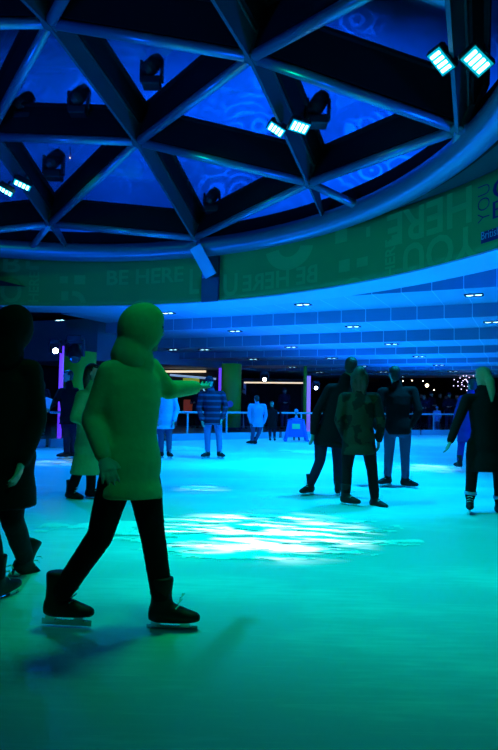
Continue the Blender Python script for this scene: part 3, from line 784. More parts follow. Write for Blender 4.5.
# stage lights standing outside on the dome
for px, py, s, lab in ((79, 96, 1.25, 'blurred dark stage light above the glass near the dome middle'), (152, 66, 1.2, 'dark stage light seen through the upper glass pane of the dome'),
                       (24, 102, 1.2, 'dark stage light seen through the glass beside the frame edge'), (318, 104, 1.25, 'dark stage light standing outside the pane behind the middle floodlights'),
                       (212, 197, 1.2, 'dark stage light outside the pane over the ring bracket'), (54, 160, 1.4, 'dark stage light outside the pane above the clipped floodlight')):
    q = on_dome(px, py); moving_head(CAM + (q - CAM) * (1 + 1.5 / (q - CAM).length), q + Vector((1.5, 2, 3)), lab, False, s, -1)

# ================================================================== beyond the rink
def column(px, y_base, Y, r, ztop, label, m, n=40, name='column'):
    p = at(px, y_base, Y); p.z = 0
    t = thing(name, label, 'column', p)
    bm = bmesh.new(); loft(bm, [(Vector((p.x, p.y, .06)), Vector((r, 0, 0)), Vector((0, r, 0))), (Vector((p.x, p.y, ztop)), Vector((r, 0, 0)), Vector((0, r, 0)))], n); obj('shaft', bm, m, t, True)
    bm = bmesh.new(); loft(bm, [(Vector((p.x, p.y, .051)), Vector((r * 1.05, 0, 0)), Vector((0, r * 1.05, 0))), (Vector((p.x, p.y, .22)), Vector((r * 1.05, 0, 0)), Vector((0, r * 1.05, 0)))], n); obj('skirting_ring', bm, M['black'], t)
    return t
column(77, 430, 19.5, .55, ZSO, 'wide green column behind the man in dark clothes by the violet tube', M['grnpost'])
cc = column(230.5, 430, 24.0, .40, ZSO, 'green column between the striped jumper skater and the dark shop opening', M['grnpost'])
p = at(230, 404, 23.58)
bm = bmesh.new(); 
x, y, d = Vector((1, 0, 0)), Vector((0, 0, 1)), Vector((0, -1, 0))
loft(bm, [(p, x * .13, y * .13), (p + d * .03, x * .13, y * .13)], 24); obj('round_badge', bm, M['cpale'], cc)
column(304.5, 430, 24.5, .07, ZSO, 'thin green post beside the pink light tube', M['grnpost'], 16, 'post_column')
def light_tube(px, y0, y1, Y, r, m, label):
    a = at(px, y0, Y); b = at(px, y1, Y); a.x = b.x = at(px, (y0 + y1) / 2, Y).x; b.z = max(b.z, .06)
    t = thing('light_tube', label, 'light tube', (b.x, b.y, b.z))
    bm = bmesh.new(); tube(bm, [b + Vector((0, 0, .06)), a], r, 16); obj('tube', bm, m, t, True)
    bm = bmesh.new(); tube(bm, [b, b + Vector((0, 0, .08))], r * 1.4, 16); obj('base', bm, M['black'], t)
light_tube(60.5, 346, 446, 15.6, .055, M['violet'], 'tall violet glowing light tube beside the wide green column')
light_tube(219.5, 368, 436, 23.2, .05, M['violet'], 'violet glowing light tube beside the green column with the round badge')
light_tube(308.5, 376, 437, 22.6, .07, M['pinkv'], 'pinkish glowing light tube behind the skating aid')

# barrier: one unit per run
BLAB = ['hidden end run of rail and blue board', 'run of rail behind the dark near skater', 'low rail and blue board beside the violet tube', 'rail and board behind the pale-blue jacket skater', 'rail and board by the skating aid',
        'dim rail before the dark crowd, beside the couple', 'dim rail before the dark crowd, toward the blonde skater', 'dim rail at the far end behind the blonde skater']
for (a, b), lb in zip(zip(EDGE, EDGE[1:]), BLAB):
    t = thing('rink_barrier', lb, 'barrier', (a + b) / 2, 0, 'barrier runs round the rink')
    d = (b - a).normalized(); a = a + d * .06; b = b - d * .06; d = (b - a); Lg = d.length; d.normalize(); n_ = Vector((d.y, -d.x, 0)); R = Matrix((d, -n_, Vector((0, 0, 1)))).transposed(); mid = (a + b) / 2
    bm = bmesh.new(); box(bm, mid + Vector((0, 0, .105)), (Lg, .08, .21), R); obj('kick_board', bm, M['board'], t)
    bm = bmesh.new(); tube(bm, [a + Vector((0, 0, .86)), b + Vector((0, 0, .86))], .032, 12); obj('handrail', bm, M['rail'], t, True)
    k = max(2, int(Lg / 1.25))
    for i in range(k):
        q = a.lerp(b, (i + .5) / k); bm = bmesh.new(); box(bm, q + Vector((0, 0, .53)), (.05, .04, .64), R); obj('post', bm, M['rail'], t)
    bm = bmesh.new(); box(bm, mid + Vector((0, 0, .52)), (Lg - .05, .012, .5), R); obj('glass_panel', bm, M['glass'], t)

# shop front on the far side (left): fascia, openings, strip lights, signs
shop = thing('lit_shop', 'dark shop front with lit strips behind the rail, past the pale-blue jacket skater', 'shop', at(170, 430, 28.0))
YS = 28.0
bm = bmesh.new(); a = at(-40, 380, YS); b = at(236, 380, YS)
box(bm, ((a.x + b.x) / 2, YS + .2, 2.15), (b.x - a.x, .3, 1.0)); obj('fascia', bm, M['dark'], shop)
for px in (100, 175, 203, 232):
    q = at(px, 410, YS); bm = bmesh.new(); box(bm, (q.x, YS + .1, .86), (.16, .2, 1.6)); obj('mullion', bm, M['white_trim'] if px in (175,) else M['black'], shop)
bm = bmesh.new(); box(bm, ((a.x + b.x) / 2, YS + .9, .95), (b.x - a.x, .06, 1.78)); obj('back_panel', bm, M['dark'], shop)
bm = bmesh.new(); q0 = at(134, 371.5, YS - .2); q1 = at(206, 371.5, YS - .2); tube(bm, [q0, q1], .05, 10); obj('strip_light', bm, M['strip'], shop)
bm = bmesh.new(); q0 = at(170, 375, YS - .2); q1 = at(216, 379, YS - .2); tube(bm, [q0, q1], .05, 10); obj('strip_light', bm, M['strip2'], shop)
bm = bmesh.new(); q = at(191, 386, YS - .1); rbox(bm, q, (.76, .12, .72), .03); s_ = obj('sign_box', bm, M['signy'], shop)
bm = bmesh.new(); q = at(191, 386, YS - .17); 
for dz in (.18, 0, -.18): box(bm, q + Vector((0, 0, dz)), (.44, .01, .05))
obj('sign_mark', bm, M['grnpost'], s_)
v, f = glyphs('C', .34, .46); q = at(206.5, 388, YS - .1); bm = bmesh.new(); bv = [bm.verts.new(q + Vector((x, 0, y))) for x, y in v]
for ff in f: bm.faces.new([bv[i] for i in ff])
r = bmesh.ops.extrude_face_region(bm, geom=bm.faces[:]); bmesh.ops.translate(bm, verts=[g for g in r['geom'] if isinstance(g, bmesh.types.BMVert)], vec=(0, .05, 0)); obj('letter', bm, M['letter'], shop)
bm = bmesh.new(); q = at(188, 406, YS + .5); rbox(bm, q, (.42, .1, .6), .03); obj('red_glow_block', bm, M['redlit'], shop)  # glowing red block standing in for dim reddish faces in the shop
bm = bmesh.new(); q = at(175, 401, YS - .05); rbox(bm, q, (.2, .06, .42), .02); obj('white_notice', bm, M['letter'], shop)
shop2 = thing('shop_opening', 'dark shop opening under a long white strip light beyond the skating aid', 'shop', at(275, 430, 28.5))
q0 = at(244, 382.5, 28); q1 = at(303, 383, 28)
bm = bmesh.new(); tube(bm, [q0, q1], .035, 10); obj('strip_light', bm, M['strip'], shop2)
for px in (244.5, 303):
    q = at(px, 405, 28); bm = bmesh.new(); box(bm, (q.x, 28.1, 1.1), (.12, .2, 2.1)); obj('jamb', bm, M['white_trim'] if px < 260 else M['black'], shop2)
bm = bmesh.new(); q = at(274, 380, 28); box(bm, (q.x, 28.1, 2.25), (2.9, .2, .2)); obj('lintel', bm, M['black'], shop2)
bm = bmesh.new(); box(bm, (q.x, 30.5, 1.1), (3.4, .1, 2.2)); obj('back_panel', bm, M['dark'], shop2)
bm = bmesh.new(); q = at(240.5, 402, 27.6); rbox(bm, q, (.22, .06, .6), .02); obj('orange_panel', bm, M['orange'], shop2)

# right: lamps in the dark, swirl of fairy lights
def bulb(px, py, Y, r, m, label, grp=None):
    p = at(px, py, Y); t = thing('lamp_globe', label, 'lamp', p, 0, grp)
    bm = bmesh.new(); ball(bm, p, r, sub=2); obj('globe', bm, m, t, True)
    bm = bmesh.new(); tube(bm, [p + Vector((0, 0, r)), p + Vector((0, 0, r + .35))], .012, 8); obj('hanger', bm, M['black'], t)
bulb(427, 385.5, 33, .10, M['warm'], 'brightest warm white lamp in the dark beyond the man in jeans')
for px, py in ((403, 381), (412, 380.5), (423, 381), (434, 390)): bulb(px, py, 35, .035, M['warm'], 'tiny warm lamp in the dark above the crowd', 'tiny lamps above the crowd')
bulb(70, 158, 19.0, .02, M['warm'], 'tiny warm lamp glinting through the dome glass by a dark stage light')
sw = thing('light_swirl', 'swirl of pinkish fairy lights over the crowd beside the blonde skater', 'light decoration', at(466, 383, 27))
cpt = at(466, 382, 27)
bm = bmesh.new(); pts = []
for i in range(60):
    a = i / 59 * 2.6 * 2 * PI; r = .08 + .5 * i / 59; pts.append(cpt + Vector((r * math.cos(a), .1 * math.sin(a * 2), r * .9 * math.sin(a))))
tube(bm, pts, .008, 6); obj('wire', bm, M['black'], sw)
bm = bmesh.new()
for i, p in enumerate(pts):
    if i % 2 == 0: ball(bm, p, .026, sub=1)
o = obj('bulbs', bm, M['fairy'], sw); tag(o, kind='stuff')
bm = bmesh.new(); tube(bm, [Vector((cpt.x + .1, cpt.y + .1, .05)), cpt + Vector((.1, .1, .3))], .03, 8); obj('pole', bm, M['black'], sw)

# ================================================================== PEOPLE
def rotvec(v, ax, a): return Matrix.Rotation(a, 3, ax) @ v
def hand(bm, wr, fd, side, s, curl=.6, thick=1.0):
    """palm and five separate fingers from the wrist along fd; side = thumb direction"""
    fd = fd.normalized(); side = (side - fd * side.dot(fd)).normalized(); pn = side.cross(fd)   # palm normal
    loft(bm, [(wr, side * .026 * s, pn * .020 * s), (wr + fd * .03 * s, side * .036 * s, pn * .018 * s), (wr + fd * .085 * s, side * .042 * s, pn * .014 * s)], 12)
    Ls = [.070, .078, .072, .058]
    for i in range(4):
        b = wr + fd * .078 * s + side * (.030 - .020 * i) * s; d = (fd + side * (.14 - .09 * i)).normalized(); ax = side
        r = .0088 * s * thick; pts = [b]; c = curl
        for q, fr in enumerate((.45, .32, .23)):
            d = rotvec(d, ax, c * (.35 if q == 0 else .5)); pts.append(pts[-1] + d * Ls[i] * s * fr)
        capsules(bm, pts, [r * 1.08, r, r * .95, r * .8], 8)
    b = wr + fd * .025 * s + side * .026 * s; d = (fd * .75 + side * .75 + pn * .1).normalized(); p1 = b + d * .035 * s; d2 = (fd + side * .25).normalized(); p2 = p1 + d2 * .03 * s
    capsules(bm, [b, p1, p2], [.012 * s, .0105 * s, .009 * s], 8)
def head_parts(bm, hc, fw, up, s):
    """skull, jaw, nose, brows, lips, ears; fw = where the face looks"""
    up = up.normalized(); fw = (fw - up * fw.dot(up)).normalized(); rt = fw.cross(up)
    P_ = lambda x, y, z: hc + rt * x * s + fw * y * s + up * z * s
    prof = [(-.118, .022, .030, .045), (-.105, .040, .045, .035), (-.075, .056, .062, .015), (-.035, .066, .078, .005), (.005, .073, .090, -.002), (.045, .075, .094, -.006), (.075, .068, .085, -.010), (.100, .048, .060, -.014), (.116, .018, .024, -.016)]
    loft(bm, [(P_(0, oy, z), rt * rx * s, fw * ry * s) for z, rx, ry, oy in prof], 24)
    loft(bm, [(P_(0, .082, .030), rt * .007 * s, up * .005 * s), (P_(0, .098, .0), rt * .011 * s, up * .008 * s), (P_(0, .104, -.018), rt * .015 * s, up * .009 * s), (P_(0, .085, -.030), rt * .012 * s, up * .006 * s)], 10)
    ball(bm, P_(0, .080, -.052), .014 * s, (1.6, .7, .55), 2, Matrix((rt, fw, up)).transposed())
    ball(bm, P_(0, .066, -.088), .018 * s, (1.2, .8, .8), 2, Matrix((rt, fw, up)).transposed())
    for k in (-1, 1):
        ball(bm, P_(k * .034, .082, .032), .014 * s, (1.6, .6, .5), 2, Matrix((rt, fw, up)).transposed())
        ball(bm, P_(k * .076, -.006, -.008), .028 * s, (.28, .6, 1.0), 2, Matrix((rt, fw, up)).transposed())
    return P_, rt, fw, up
def skate(ank, toe, s, root, shin_up, ground_z=0.0, mboot=None, lift=None):
    """boot with sole, laces and a blade on the ice"""
    toe = toe.normalized(); upv = lift if lift else Vector((0, 0, 1)); x = toe.cross(upv).normalized(); upv = x.cross(toe).normalized()
    P_ = lambda a, b, c: ank + toe * a * s + x * b * s + upv * c * s
    bm = bmesh.new(); h = -.085
    loft(bm, [(P_(-.005, 0, .14), x * .055 * s, toe * .062 * s), (P_(-.008, 0, .06), x * .047 * s, toe * .055 * s), (P_(-.008, 0, 0), x * .045 * s, toe * .06 * s), (P_(-.004, 0, h * .95), x * .04 * s, toe * .07 * s)], 16)
    loft(bm, [(P_(-.075, 0, h * .6), x * .025 * s, upv * .035 * s), (P_(-.03, 0, h * .45), x * .044 * s, upv * .06 * s), (P_(.06, 0, h * .55), x * .044 * s, upv * .052 * s), (P_(.13, 0, h * .68), x * .046 * s, upv * .036 * s), (P_(.185, 0, h * .75), x * .03 * s, upv * .024 * s), (P_(.20, 0, h * .78), x * .012 * s, upv * .012 * s)], 16)
    b = union('ice_skate', bm, .012 * s, mboot or M['boot'], root, 2)
    bm = bmesh.new(); R = Matrix((toe, x, upv)).transposed()
    box(bm, P_(.05, 0, -.122), (.27 * s, .004, .030 * s), R)
    for q in (-.035, .12): box(bm, P_(q, 0, -.098), (.05 * s, .03 * s, .03 * s), R)
    obj('blade', bm, M['blade'], b)
    bm = bmesh.new()
    for i in range(4):
        q = P_(.06 + .012 * i, 0, -.035 + .03 * i - .01); tube(bm, [q - x * .03 * s, q + upv * .012 * s + toe * .015 * s, q + x * .03 * s], .004 * s, 6)
    obj('laces', bm, M['white'] if mboot is None else M['black'], b)

def person(label, Y, J, face, ht=1.72, top='cblack', legs='cblack', hairm='hairdark', hair='short', coat=0.0, toes=None, face_cam=False, vox=.0095, skates=True, group=None, curl=.6, hat=None, flare=0, skirt=None, loose=1.0, cuffs=False, helmet=None):
    """J: pixel joints (x, y[, dY]) turned into points in the room at depth Y (+dY)"""
    s = ht / 1.75
    W = {k: at(v[0], v[1], Y + (v[2] if len(v) > 2 else 0)) for k, v in J.items()}
    W['hip'] = (W['hl'] + W['hr']) / 2; W['chest'] = (W['sl'] + W['sr']) / 2
    if 'neck' not in W: W['neck'] = W['chest'] + Vector((0, 0, .06 * s))
    base = Vector((W['hip'].x, W['hip'].y, 0)); root = thing('person', label, 'person', base, 0, group)
    fw = Vector(face).normalized(); spine = (W['chest'] - W['hip']).normalized()
    ax = (W['sr'] - W['sl']).normalized(); hx = (W['hr'] - W['hl']).normalized()
    def dep(xv): return spine.cross(xv).normalized()
    hup = ((W['head'] - W['neck']).normalized() + Vector((0, 0, 1.5))).normalized()
    hip, ch = W['hip'], W['chest']
    def torso(bm, k, hem=None, waist=1.0, bulge=1.0):
        v = dep(ax); vh = dep(hx)
        secs = [(hip - spine * .09 * s, hx * .165 * s * k, vh * .115 * s * k), (hip, hx * .175 * s * k, vh * .125 * s * k), (hip.lerp(ch, .3), (hx + ax).normalized() * .145 * s * k * waist, v * .112 * s * k * waist),
                (hip.lerp(ch, .65), ax * .165 * s * k, v * .122 * s * k * bulge), (hip.lerp(ch, .88), ax * .172 * s * k, v * .112 * s * k), (ch + spine * .01, ax * .135 * s * k, v * .085 * s * k), (ch.lerp(W['neck'], .6), ax * .075 * s * k, v * .07 * s * k)]
        if hem:
            for i, (dz, gx) in enumerate(hem): secs.insert(0, (hip - Vector((0, 0, 1)) * dz * s, hx * .185 * s * gx, vh * .145 * s * gx))
        loft(bm, secs, 24)
    # ---- body, one continuous skin
    bm = bmesh.new(); torso(bm, .88)
    capsules(bm, [W['neck'] - spine * .03 * s, W['head'] - hup * .06 * s], [.058 * s, .052 * s])
    P_, rt, fwh, up = head_parts(bm, W['head'], fw, hup, s)
    for a, b, c in (('sl', 'el', 'wl'), ('sr', 'er', 'wr')):
        capsules(bm, [ch.lerp(W[a], .55), W[a], W[b], W[b].lerp(W[c], .3), W[c]], [.05 * s, .050 * s, .038 * s, .040 * s, .025 * s])
        fd = W[c] - W[b]; inner = ch - W[c]; hand(bm, W[c], fd, fwh * .8 + inner.normalized() * .5, s, curl, 1.0 if vox < .012 else 1.4)
    for a, b, c in (('hl', 'kl', 'al'), ('hr', 'kr', 'ar')):
        capsules(bm, [W[a], W[a].lerp(W[b], .4), W[b], W[b].lerp(W[c], .3), W[c]], [.085 * s, .075 * s, .052 * s, .055 * s, .036 * s])
    for q, t_ in (('al', 0), ('ar', 1)):
        td = Vector(toes[t_]).normalized() if toes else fw
        capsules(bm, [W[q] - Vector((0, 0, .04 * s)), W[q] + td * .12 * s - Vector((0, 0, .06 * s))], [.035 * s, .025 * s], 8)
    union('body', bm, vox * s, M['skin'], root, 2)
    # ---- clothes
    bm = bmesh.new(); k = 1.08 * loose
    hem = [(.09 + coat * .5, 1.03 * loose + flare * .5), (.09 + coat, 1.06 * loose + flare)] if coat else None
    torso(bm, k, hem)
    capsules(bm, [W['neck'] - spine * .05 * s, W['neck'] + hup * .015 * s], [.088 * s, .074 * s])
    for a, b, c in (('sl', 'el', 'wl'), ('sr', 'er', 'wr')):
        capsules(bm, [ch.lerp(W[a], .5), W[a], W[a].lerp(W[b], .5), W[b], W[b].lerp(W[c], .5), W[b].lerp(W[c], .93)], [q * s * loose for q in (.068, .068, .060, .055, .049, .042)])
    union('skirt_coat' if coat > .3 else 'jacket', bm, .0135 * s, M[top], root, 3, .006 * s, .09 * s)
    bm = bmesh.new()
    v = dep(hx); loft(bm, [(hip - spine * .12 * s, hx * .165 * s, v * .12 * s), (hip, hx * .18 * s, v * .13 * s), (hip + spine * .1 * s, hx * .16 * s, v * .12 * s)], 20)
    for a, b, c in (('hl', 'kl', 'al'), ('hr', 'kr', 'ar')):
        capsules(bm, [W[a], W[a].lerp(W[b], .45), W[b], W[b].lerp(W[c], .45), W[b].lerp(W[c], .88)], [.095 * s, .088 * s, .068 * s, .064 * s, .058 * s])
    if skirt:
        z0 = skirt; d3 = (W['al'] + W['ar']) / 2; d3.z = z0
        loft(bm, [(hip, hx * .185 * s, v * .135 * s), (hip.lerp(d3, .5), hx * .20 * s, v * .17 * s), (d3, hx * .27 * s, v * .22 * s)], 24)
    union('trousers' if not skirt else 'long_skirt', bm, .0135 * s, M[legs], root, 3, .006 * s, .08 * s)
    for q, kn, t_ in (('al', 'kl', 0), ('ar', 'kr', 1)):
        td = Vector(toes[t_]) if toes else Vector((fw.x, fw.y, 0))
        lift = None
        if W[q].z > .25 * s: lift = (W[kn] - W[q])
        if skates: skate(W[q], td, s, root, None, 0, None, lift)
        else:
            bm = bmesh.new(); tdn = td.normalized(); xx = tdn.cross(Vector((0, 0, 1))); g = Vector((0, 0, 1))
            loft(bm, [(W[q] - tdn * .07 * s - g * .05 * s, xx * .03 * s, g * .035 * s), (W[q] - g * .045 * s, xx * .045 * s, g * .045 * s), (W[q] + tdn * .16 * s - g * .06 * s, xx * .04 * s, g * .03 * s)], 12); obj('shoe', bm, M['boot'], root, True)
        if cuffs:
            bm = bmesh.new(); q0 = W[q].lerp(W[kn], .20); q1 = W[q].lerp(W[kn], .32); xx, yy, _ = frame(q1 - q0)
            loft(bm, [(q0, xx * .068 * s, yy * .068 * s), (q1, xx * .068 * s, yy * .068 * s)], 16); obj('boot_cuff', bm, M['cpale'], root, True)
    # ---- hair / hat
    if hair or hat:
        Rm = Matrix((rt, fwh, up)).transposed(); bm = bmesh.new()
        if hair == 'short' or hat is None:
            ball(bm, P_(0, -.022, .030), .095 * s, (.86, .98, 1.0), 3, Rm); ball(bm, P_(0, .035, .078), .06 * s, (1.05, .85, .55), 3, Rm)
        if hair: ball(bm, P_(0, -.048, -.035), .072 * s, (1.0, .72, .95), 3, Rm)
        if hair in ('long', 'pony'):
            ball(bm, P_(0, -.035, .02), .10 * s, (.86, .95, 1.05), 3, Rm)
        if hair == 'long':
            for k2 in (-1, 0, 1): capsules(bm, [P_(k2 * .05, -.05, 0), P_(k2 * .062, -.06, -.10), P_(k2 * .055, -.055, -.22)], [.06 * s, .05 * s, .022 * s])
        if hair == 'pony':
            capsules(bm, [P_(0, -.11, .02), P_(.01, -.15, -.05), P_(.025, -.145, -.16), P_(.035, -.12, -.28)], [.04 * s, .05 * s, .045 * s, .016 * s])
        if not hat or hair != 'short': union('hair', bm, .011 * s, M[hairm], root, 2, .005 * s, .03)
        else: bm.free()
        if hat:
            bm = bmesh.new(); ball(bm, P_(0, -.012, .045), .10 * s, (.92, 1.06, .92), 3, Rm)
            if hat[0] == 'cap': ball(bm, P_(0, .10, .055), .07 * s, (.9, 1.0, .16), 3, Rm)
            if hat[0] == 'hood': ball(bm, P_(0, -.03, -.01), .125 * s, (.92, 1.0, 1.12), 3, Rm); capsules(bm, [P_(0, -.06, -.08), P_(0, -.06, -.16)], [.09 * s, .11 * s])
            if hat[0] == 'helmet': ball(bm, P_(0, -.01, .04), .125 * s, (.92, 1.08, .9), 3, Rm)
            if hat[0] == 'hood':
                o = union('hood', bm, .012 * s, M[hat[1]], root, 3, .004)
            else: union('cap' if hat[0] == 'cap' else ('helmet' if hat[0] == 'helmet' else 'woolly_hat'), bm, .012 * s, M[hat[1]], root, 2)
    for k2 in (-1, 1):
        bm = bmesh.new(); ball(bm, P_(k2 * .034, .080, .014), .0125 * s, (1.15, .7, .7), 2, Matrix((rt, fwh, up)).transposed()); obj('eye', bm, M['eye'], root, True)
    return root, W

AWAY = (0, 1, 0); CAMW = (0, -1, 0); EAST = (1, .15, 0); WEST = (-1, .1, 0)
# couple, nearer figure in a camouflage jacket
person('skater in a dark camouflage jacket seen from behind, leaning on a taller companion', 7.04,
       dict(head=(360, 376), neck=(359, 388), sl=(344, 398), sr=(375, 398), el=(339, 420, -.05), er=(381, 420, -.05), wl=(345, 438, .1), wr=(379, 441, .05), hl=(350, 437), hr=(367, 437), kl=(347, 468, .05), kr=(372, 470), al=(346, 495), ar=(375, 499)),
       (.25, 1, 0), 1.66, 'camo', 'cblack', 'hairbrown', 'long', .12, ((.8, -.6, 0), (.6, -.8, 0)), loose=1.08)
person('tall dark-haired skater in black beside the camouflage jacket, one leg pushed out', 7.75,
       dict(head=(351, 366), neck=(346, 379), sl=(330, 389), sr=(358, 389), el=(317, 412, -.05), er=(368, 410, .05), wl=(313, 434, -.1), wr=(377, 428, -.05), hl=(322, 434), hr=(338, 436), kl=(320, 461, -.05), kr=(338, 463), al=(310, 485), ar=(338, 486)),
       (.3, 1, 0), 1.75, 'cblack', 'cnavy', 'hairdark', 'short', .06, ((-.6, -.6, 0), (.3, 1, 0)), loose=1.08)
person('man in black jacket and blue jeans skating away, second from the frame edge', 8.66,
       dict(head=(394.5, 374), neck=(397, 385), sl=(382, 392), sr=(413, 391), el=(378, 413, -.05), er=(419, 411, -.1), wl=(381, 432, .05), wr=(411, 426, -.05), hl=(390, 428), hr=(405, 428), kl=(389, 454), kr=(405, 455), al=(387.5, 477), ar=(405.5, 479)),
       (-.1, 1, 0), 1.75, 'cblack', 'jean', 'hairdark', 'short', 0, ((-.75, -.5, 0), (.7, -.6, 0)), loose=1.06)
person('blonde skater with a ponytail in a long black coat, seen from behind', 6.65,
       dict(head=(482.5, 377), neck=(484, 389), sl=(467, 399), sr=(501, 399), el=(458, 421, -.05), er=(509, 422), wl=(450, 442, -.1), wr=(510, 446), hl=(475, 444), hr=(496, 444), kl=(472, 473), kr=(499, 475), al=(470, 500), ar=(500, 505)),
       (-.1, 1, 0), 1.66, 'cblack', 'cblack', 'blonde', 'pony', .22, ((-.35, -.9, 0), (.3, -1, 0)), flare=.12, cuffs=True)
person('skater in a blue coat half hidden behind the blonde skater', 10.7,
       dict(head=(472, 385), neck=(471, 393), sl=(462, 399), sr=(480, 399), el=(457, 414, -.05), er=(485, 414), wl=(454, 430, -.1), wr=(484, 428), hl=(463, 427), hr=(474, 427), kl=(461, 446), kr=(477, 447, .3), al=(459.5, 462), ar=(478, 463, .2)),
       (-.2, 1, 0), 1.62, 'cblue', 'cblue', 'hairdark', 'short', .2, None, loose=1.1)
person('skater in a pale blue jacket and jeans facing the camera, behind an outstretched green arm', 12.3,
       dict(head=(164.5, 384), neck=(164.5, 391), sl=(156, 396), sr=(173, 396), el=(152.5, 409), er=(177, 409), wl=(156, 421, -.15), wr=(174, 421, -.1), hl=(160.5, 421), hr=(169, 421), kl=(161, 437, -.05), kr=(169, 437), al=(161, 452), ar=(169, 452)),
       (.1, -1, 0), 1.66, 'cpale', 'jean', 'hairdark', 'short', .08, ((-.6, -.8, 0), (.5, -.85, 0)), hat=('woolly', 'cpale'), loose=1.12)
person('skater in a dark striped jumper, cap and light jeans facing the camera', 12.5,
       dict(head=(209.5, 382), neck=(211, 389), sl=(202, 394.5), sr=(222, 394), el=(199, 408), er=(226, 407), wl=(202, 421, -.1), wr=(222, 419, -.1), hl=(207.5, 419), hr=(217.5, 419), kl=(207.5, 436, -.05), kr=(219, 436), al=(207.5, 452), ar=(219.5, 452)),
       (.1, -1, 0), 1.72, 'striped', 'jeanlight', 'hairdark', 'short', .03, ((-.6, -.8, 0), (.6, -.8, 0)), hat=('cap', 'cnavy'), loose=1.1)
person('skater in a bulky pale jacket bending forward by the rail, back turned', 17.2,
       dict(head=(256.5, 399), neck=(257, 403), sl=(250.5, 406), sr=(264, 406), el=(249, 415), er=(266, 415), wl=(251, 423), wr=(264, 423), hl=(253, 423), hr=(261, 423), kl=(253, 433, -.1), kr=(259, 433), al=(252, 440.5), ar=(255, 441)),
       (-.4, .9, 0), 1.5, 'cpale', 'jean', 'hairdark', 'short', .04, ((-1, .1, 0), (-1, .3, 0)), vox=.012, loose=1.2)
person('child in dark clothes standing by the rail beside the skating aid', 18.9,
       dict(head=(272, 404), neck=(272, 408), sl=(268.5, 411), sr=(276, 411), el=(267.5, 418), er=(277, 418), wl=(268.5, 424), wr=(276, 424), hl=(270, 425), hr=(274.5, 425), kl=(270, 432), kr=(274.5, 432), al=(270, 438), ar=(274.5, 438)),
       (.1, -1, 0), 1.28, 'cblack', 'cnavy', 'hairdark', 'short', .05, None, vox=.013)
person('small child in a helmet pushing the blue skating aid', 19.55,
       dict(head=(296.3, 411.8), neck=(296.3, 416.5), sl=(293, 420), sr=(299.7, 420), el=(291, 424), er=(302, 424), wl=(292, 427, -.2), wr=(301, 427, -.2), hl=(294.5, 429), hr=(298, 429), kl=(294.5, 434), kr=(298.5, 434), al=(294, 438.5), ar=(299, 438.5)),
       (0, -1, 0), 1.08, 'cpale', 'jean', 'hairdark', 'short', .03, None, vox=.013, hat=('helmet', 'cpale'))
# skating aid
p = at(296, 441.5, 19.05); p.z = 0
aid = thing('skating_aid', 'blue plastic skating aid with a green sticker, pushed by a small child', 'skating aid', p)
bm = bmesh.new()
for k in (-1, 1):
    loft(bm, [(p + Vector((k * .34, -.2, .03)), Vector((.05, 0, 0)), Vector((0, .05, 0.02))), (p + Vector((k * .22, .05, .66)), Vector((.045, 0, 0)), Vector((0, .08, 0)))], 10)
    loft(bm, [(p + Vector((k * .33, .35, .03)), Vector((.04, 0, 0)), Vector((0, .04, 0.02))), (p + Vector((k * .22, .08, .64)), Vector((.04, 0, 0)), Vector((0, .05, 0)))], 10)
    rbox(bm, p + Vector((k * .35, .07, .035)), (.09, .75, .06), .02)
pan = [(-.30, .14), (.30, .14), (.21, .66), (-.21, .66)]
lo = [bm.verts.new(p + Vector((x, -.14 + z * .2, z))) for x, z in pan]; hi = [bm.verts.new(p + Vector((x, -.08 + z * .2, z))) for x, z in pan]
bm.faces.new(lo); bm.faces.new(hi[::-1])
for i in range(4): bm.faces.new((lo[i], hi[i], hi[(i + 1) % 4], lo[(i + 1) % 4]))
obj('frame', bm, M['bluepl'], aid)
bm = bmesh.new(); tube(bm, [p + Vector((-.26, .1, .66)), p + Vector((-.1, .02, .71)), p + Vector((.1, .02, .71)), p + Vector((.26, .1, .66))], .025, 10); obj('handle', bm, M['bluepl'], aid, True)
bm = bmesh.new(); box(bm, p + Vector((-.01, -.06, .47)), (.25, .012, .16), Matrix.Rotation(-.2, 3, 'X')); obj('sticker', bm, M['stick'], aid)

R_, W_ = person('man in dark clothes reaching out with a white paper by the violet tube', 11.95,
       dict(head=(68, 376), neck=(69, 384), sl=(61, 391, -.1), sr=(76, 391, .05), el=(55, 402, -.15), er=(79, 407), wl=(49.5, 408, -.3), wr=(77, 421), hl=(64.5, 418), hr=(73, 418), kl=(66.5, 437, -.1), kr=(72, 437), al=(66.5, 452), ar=(72, 452, .2)),
       (-.9, -.5, 0), 1.72, 'cblack', 'cnavy', 'hairdark', 'short', .03, ((-.9, -.4, 0), (-.9, -.3, 0)), hat=None)
bm = bmesh.new(); q = at(47.5, 403, 11.6); rbox(bm, q, (.14, .02, .20), .006, Matrix.Rotation(.3, 3, 'Y')); o = obj('paper_sheet', bm, M['white']); tag(o, 'white sheet of paper held out by the man in dark clothes', 'paper')

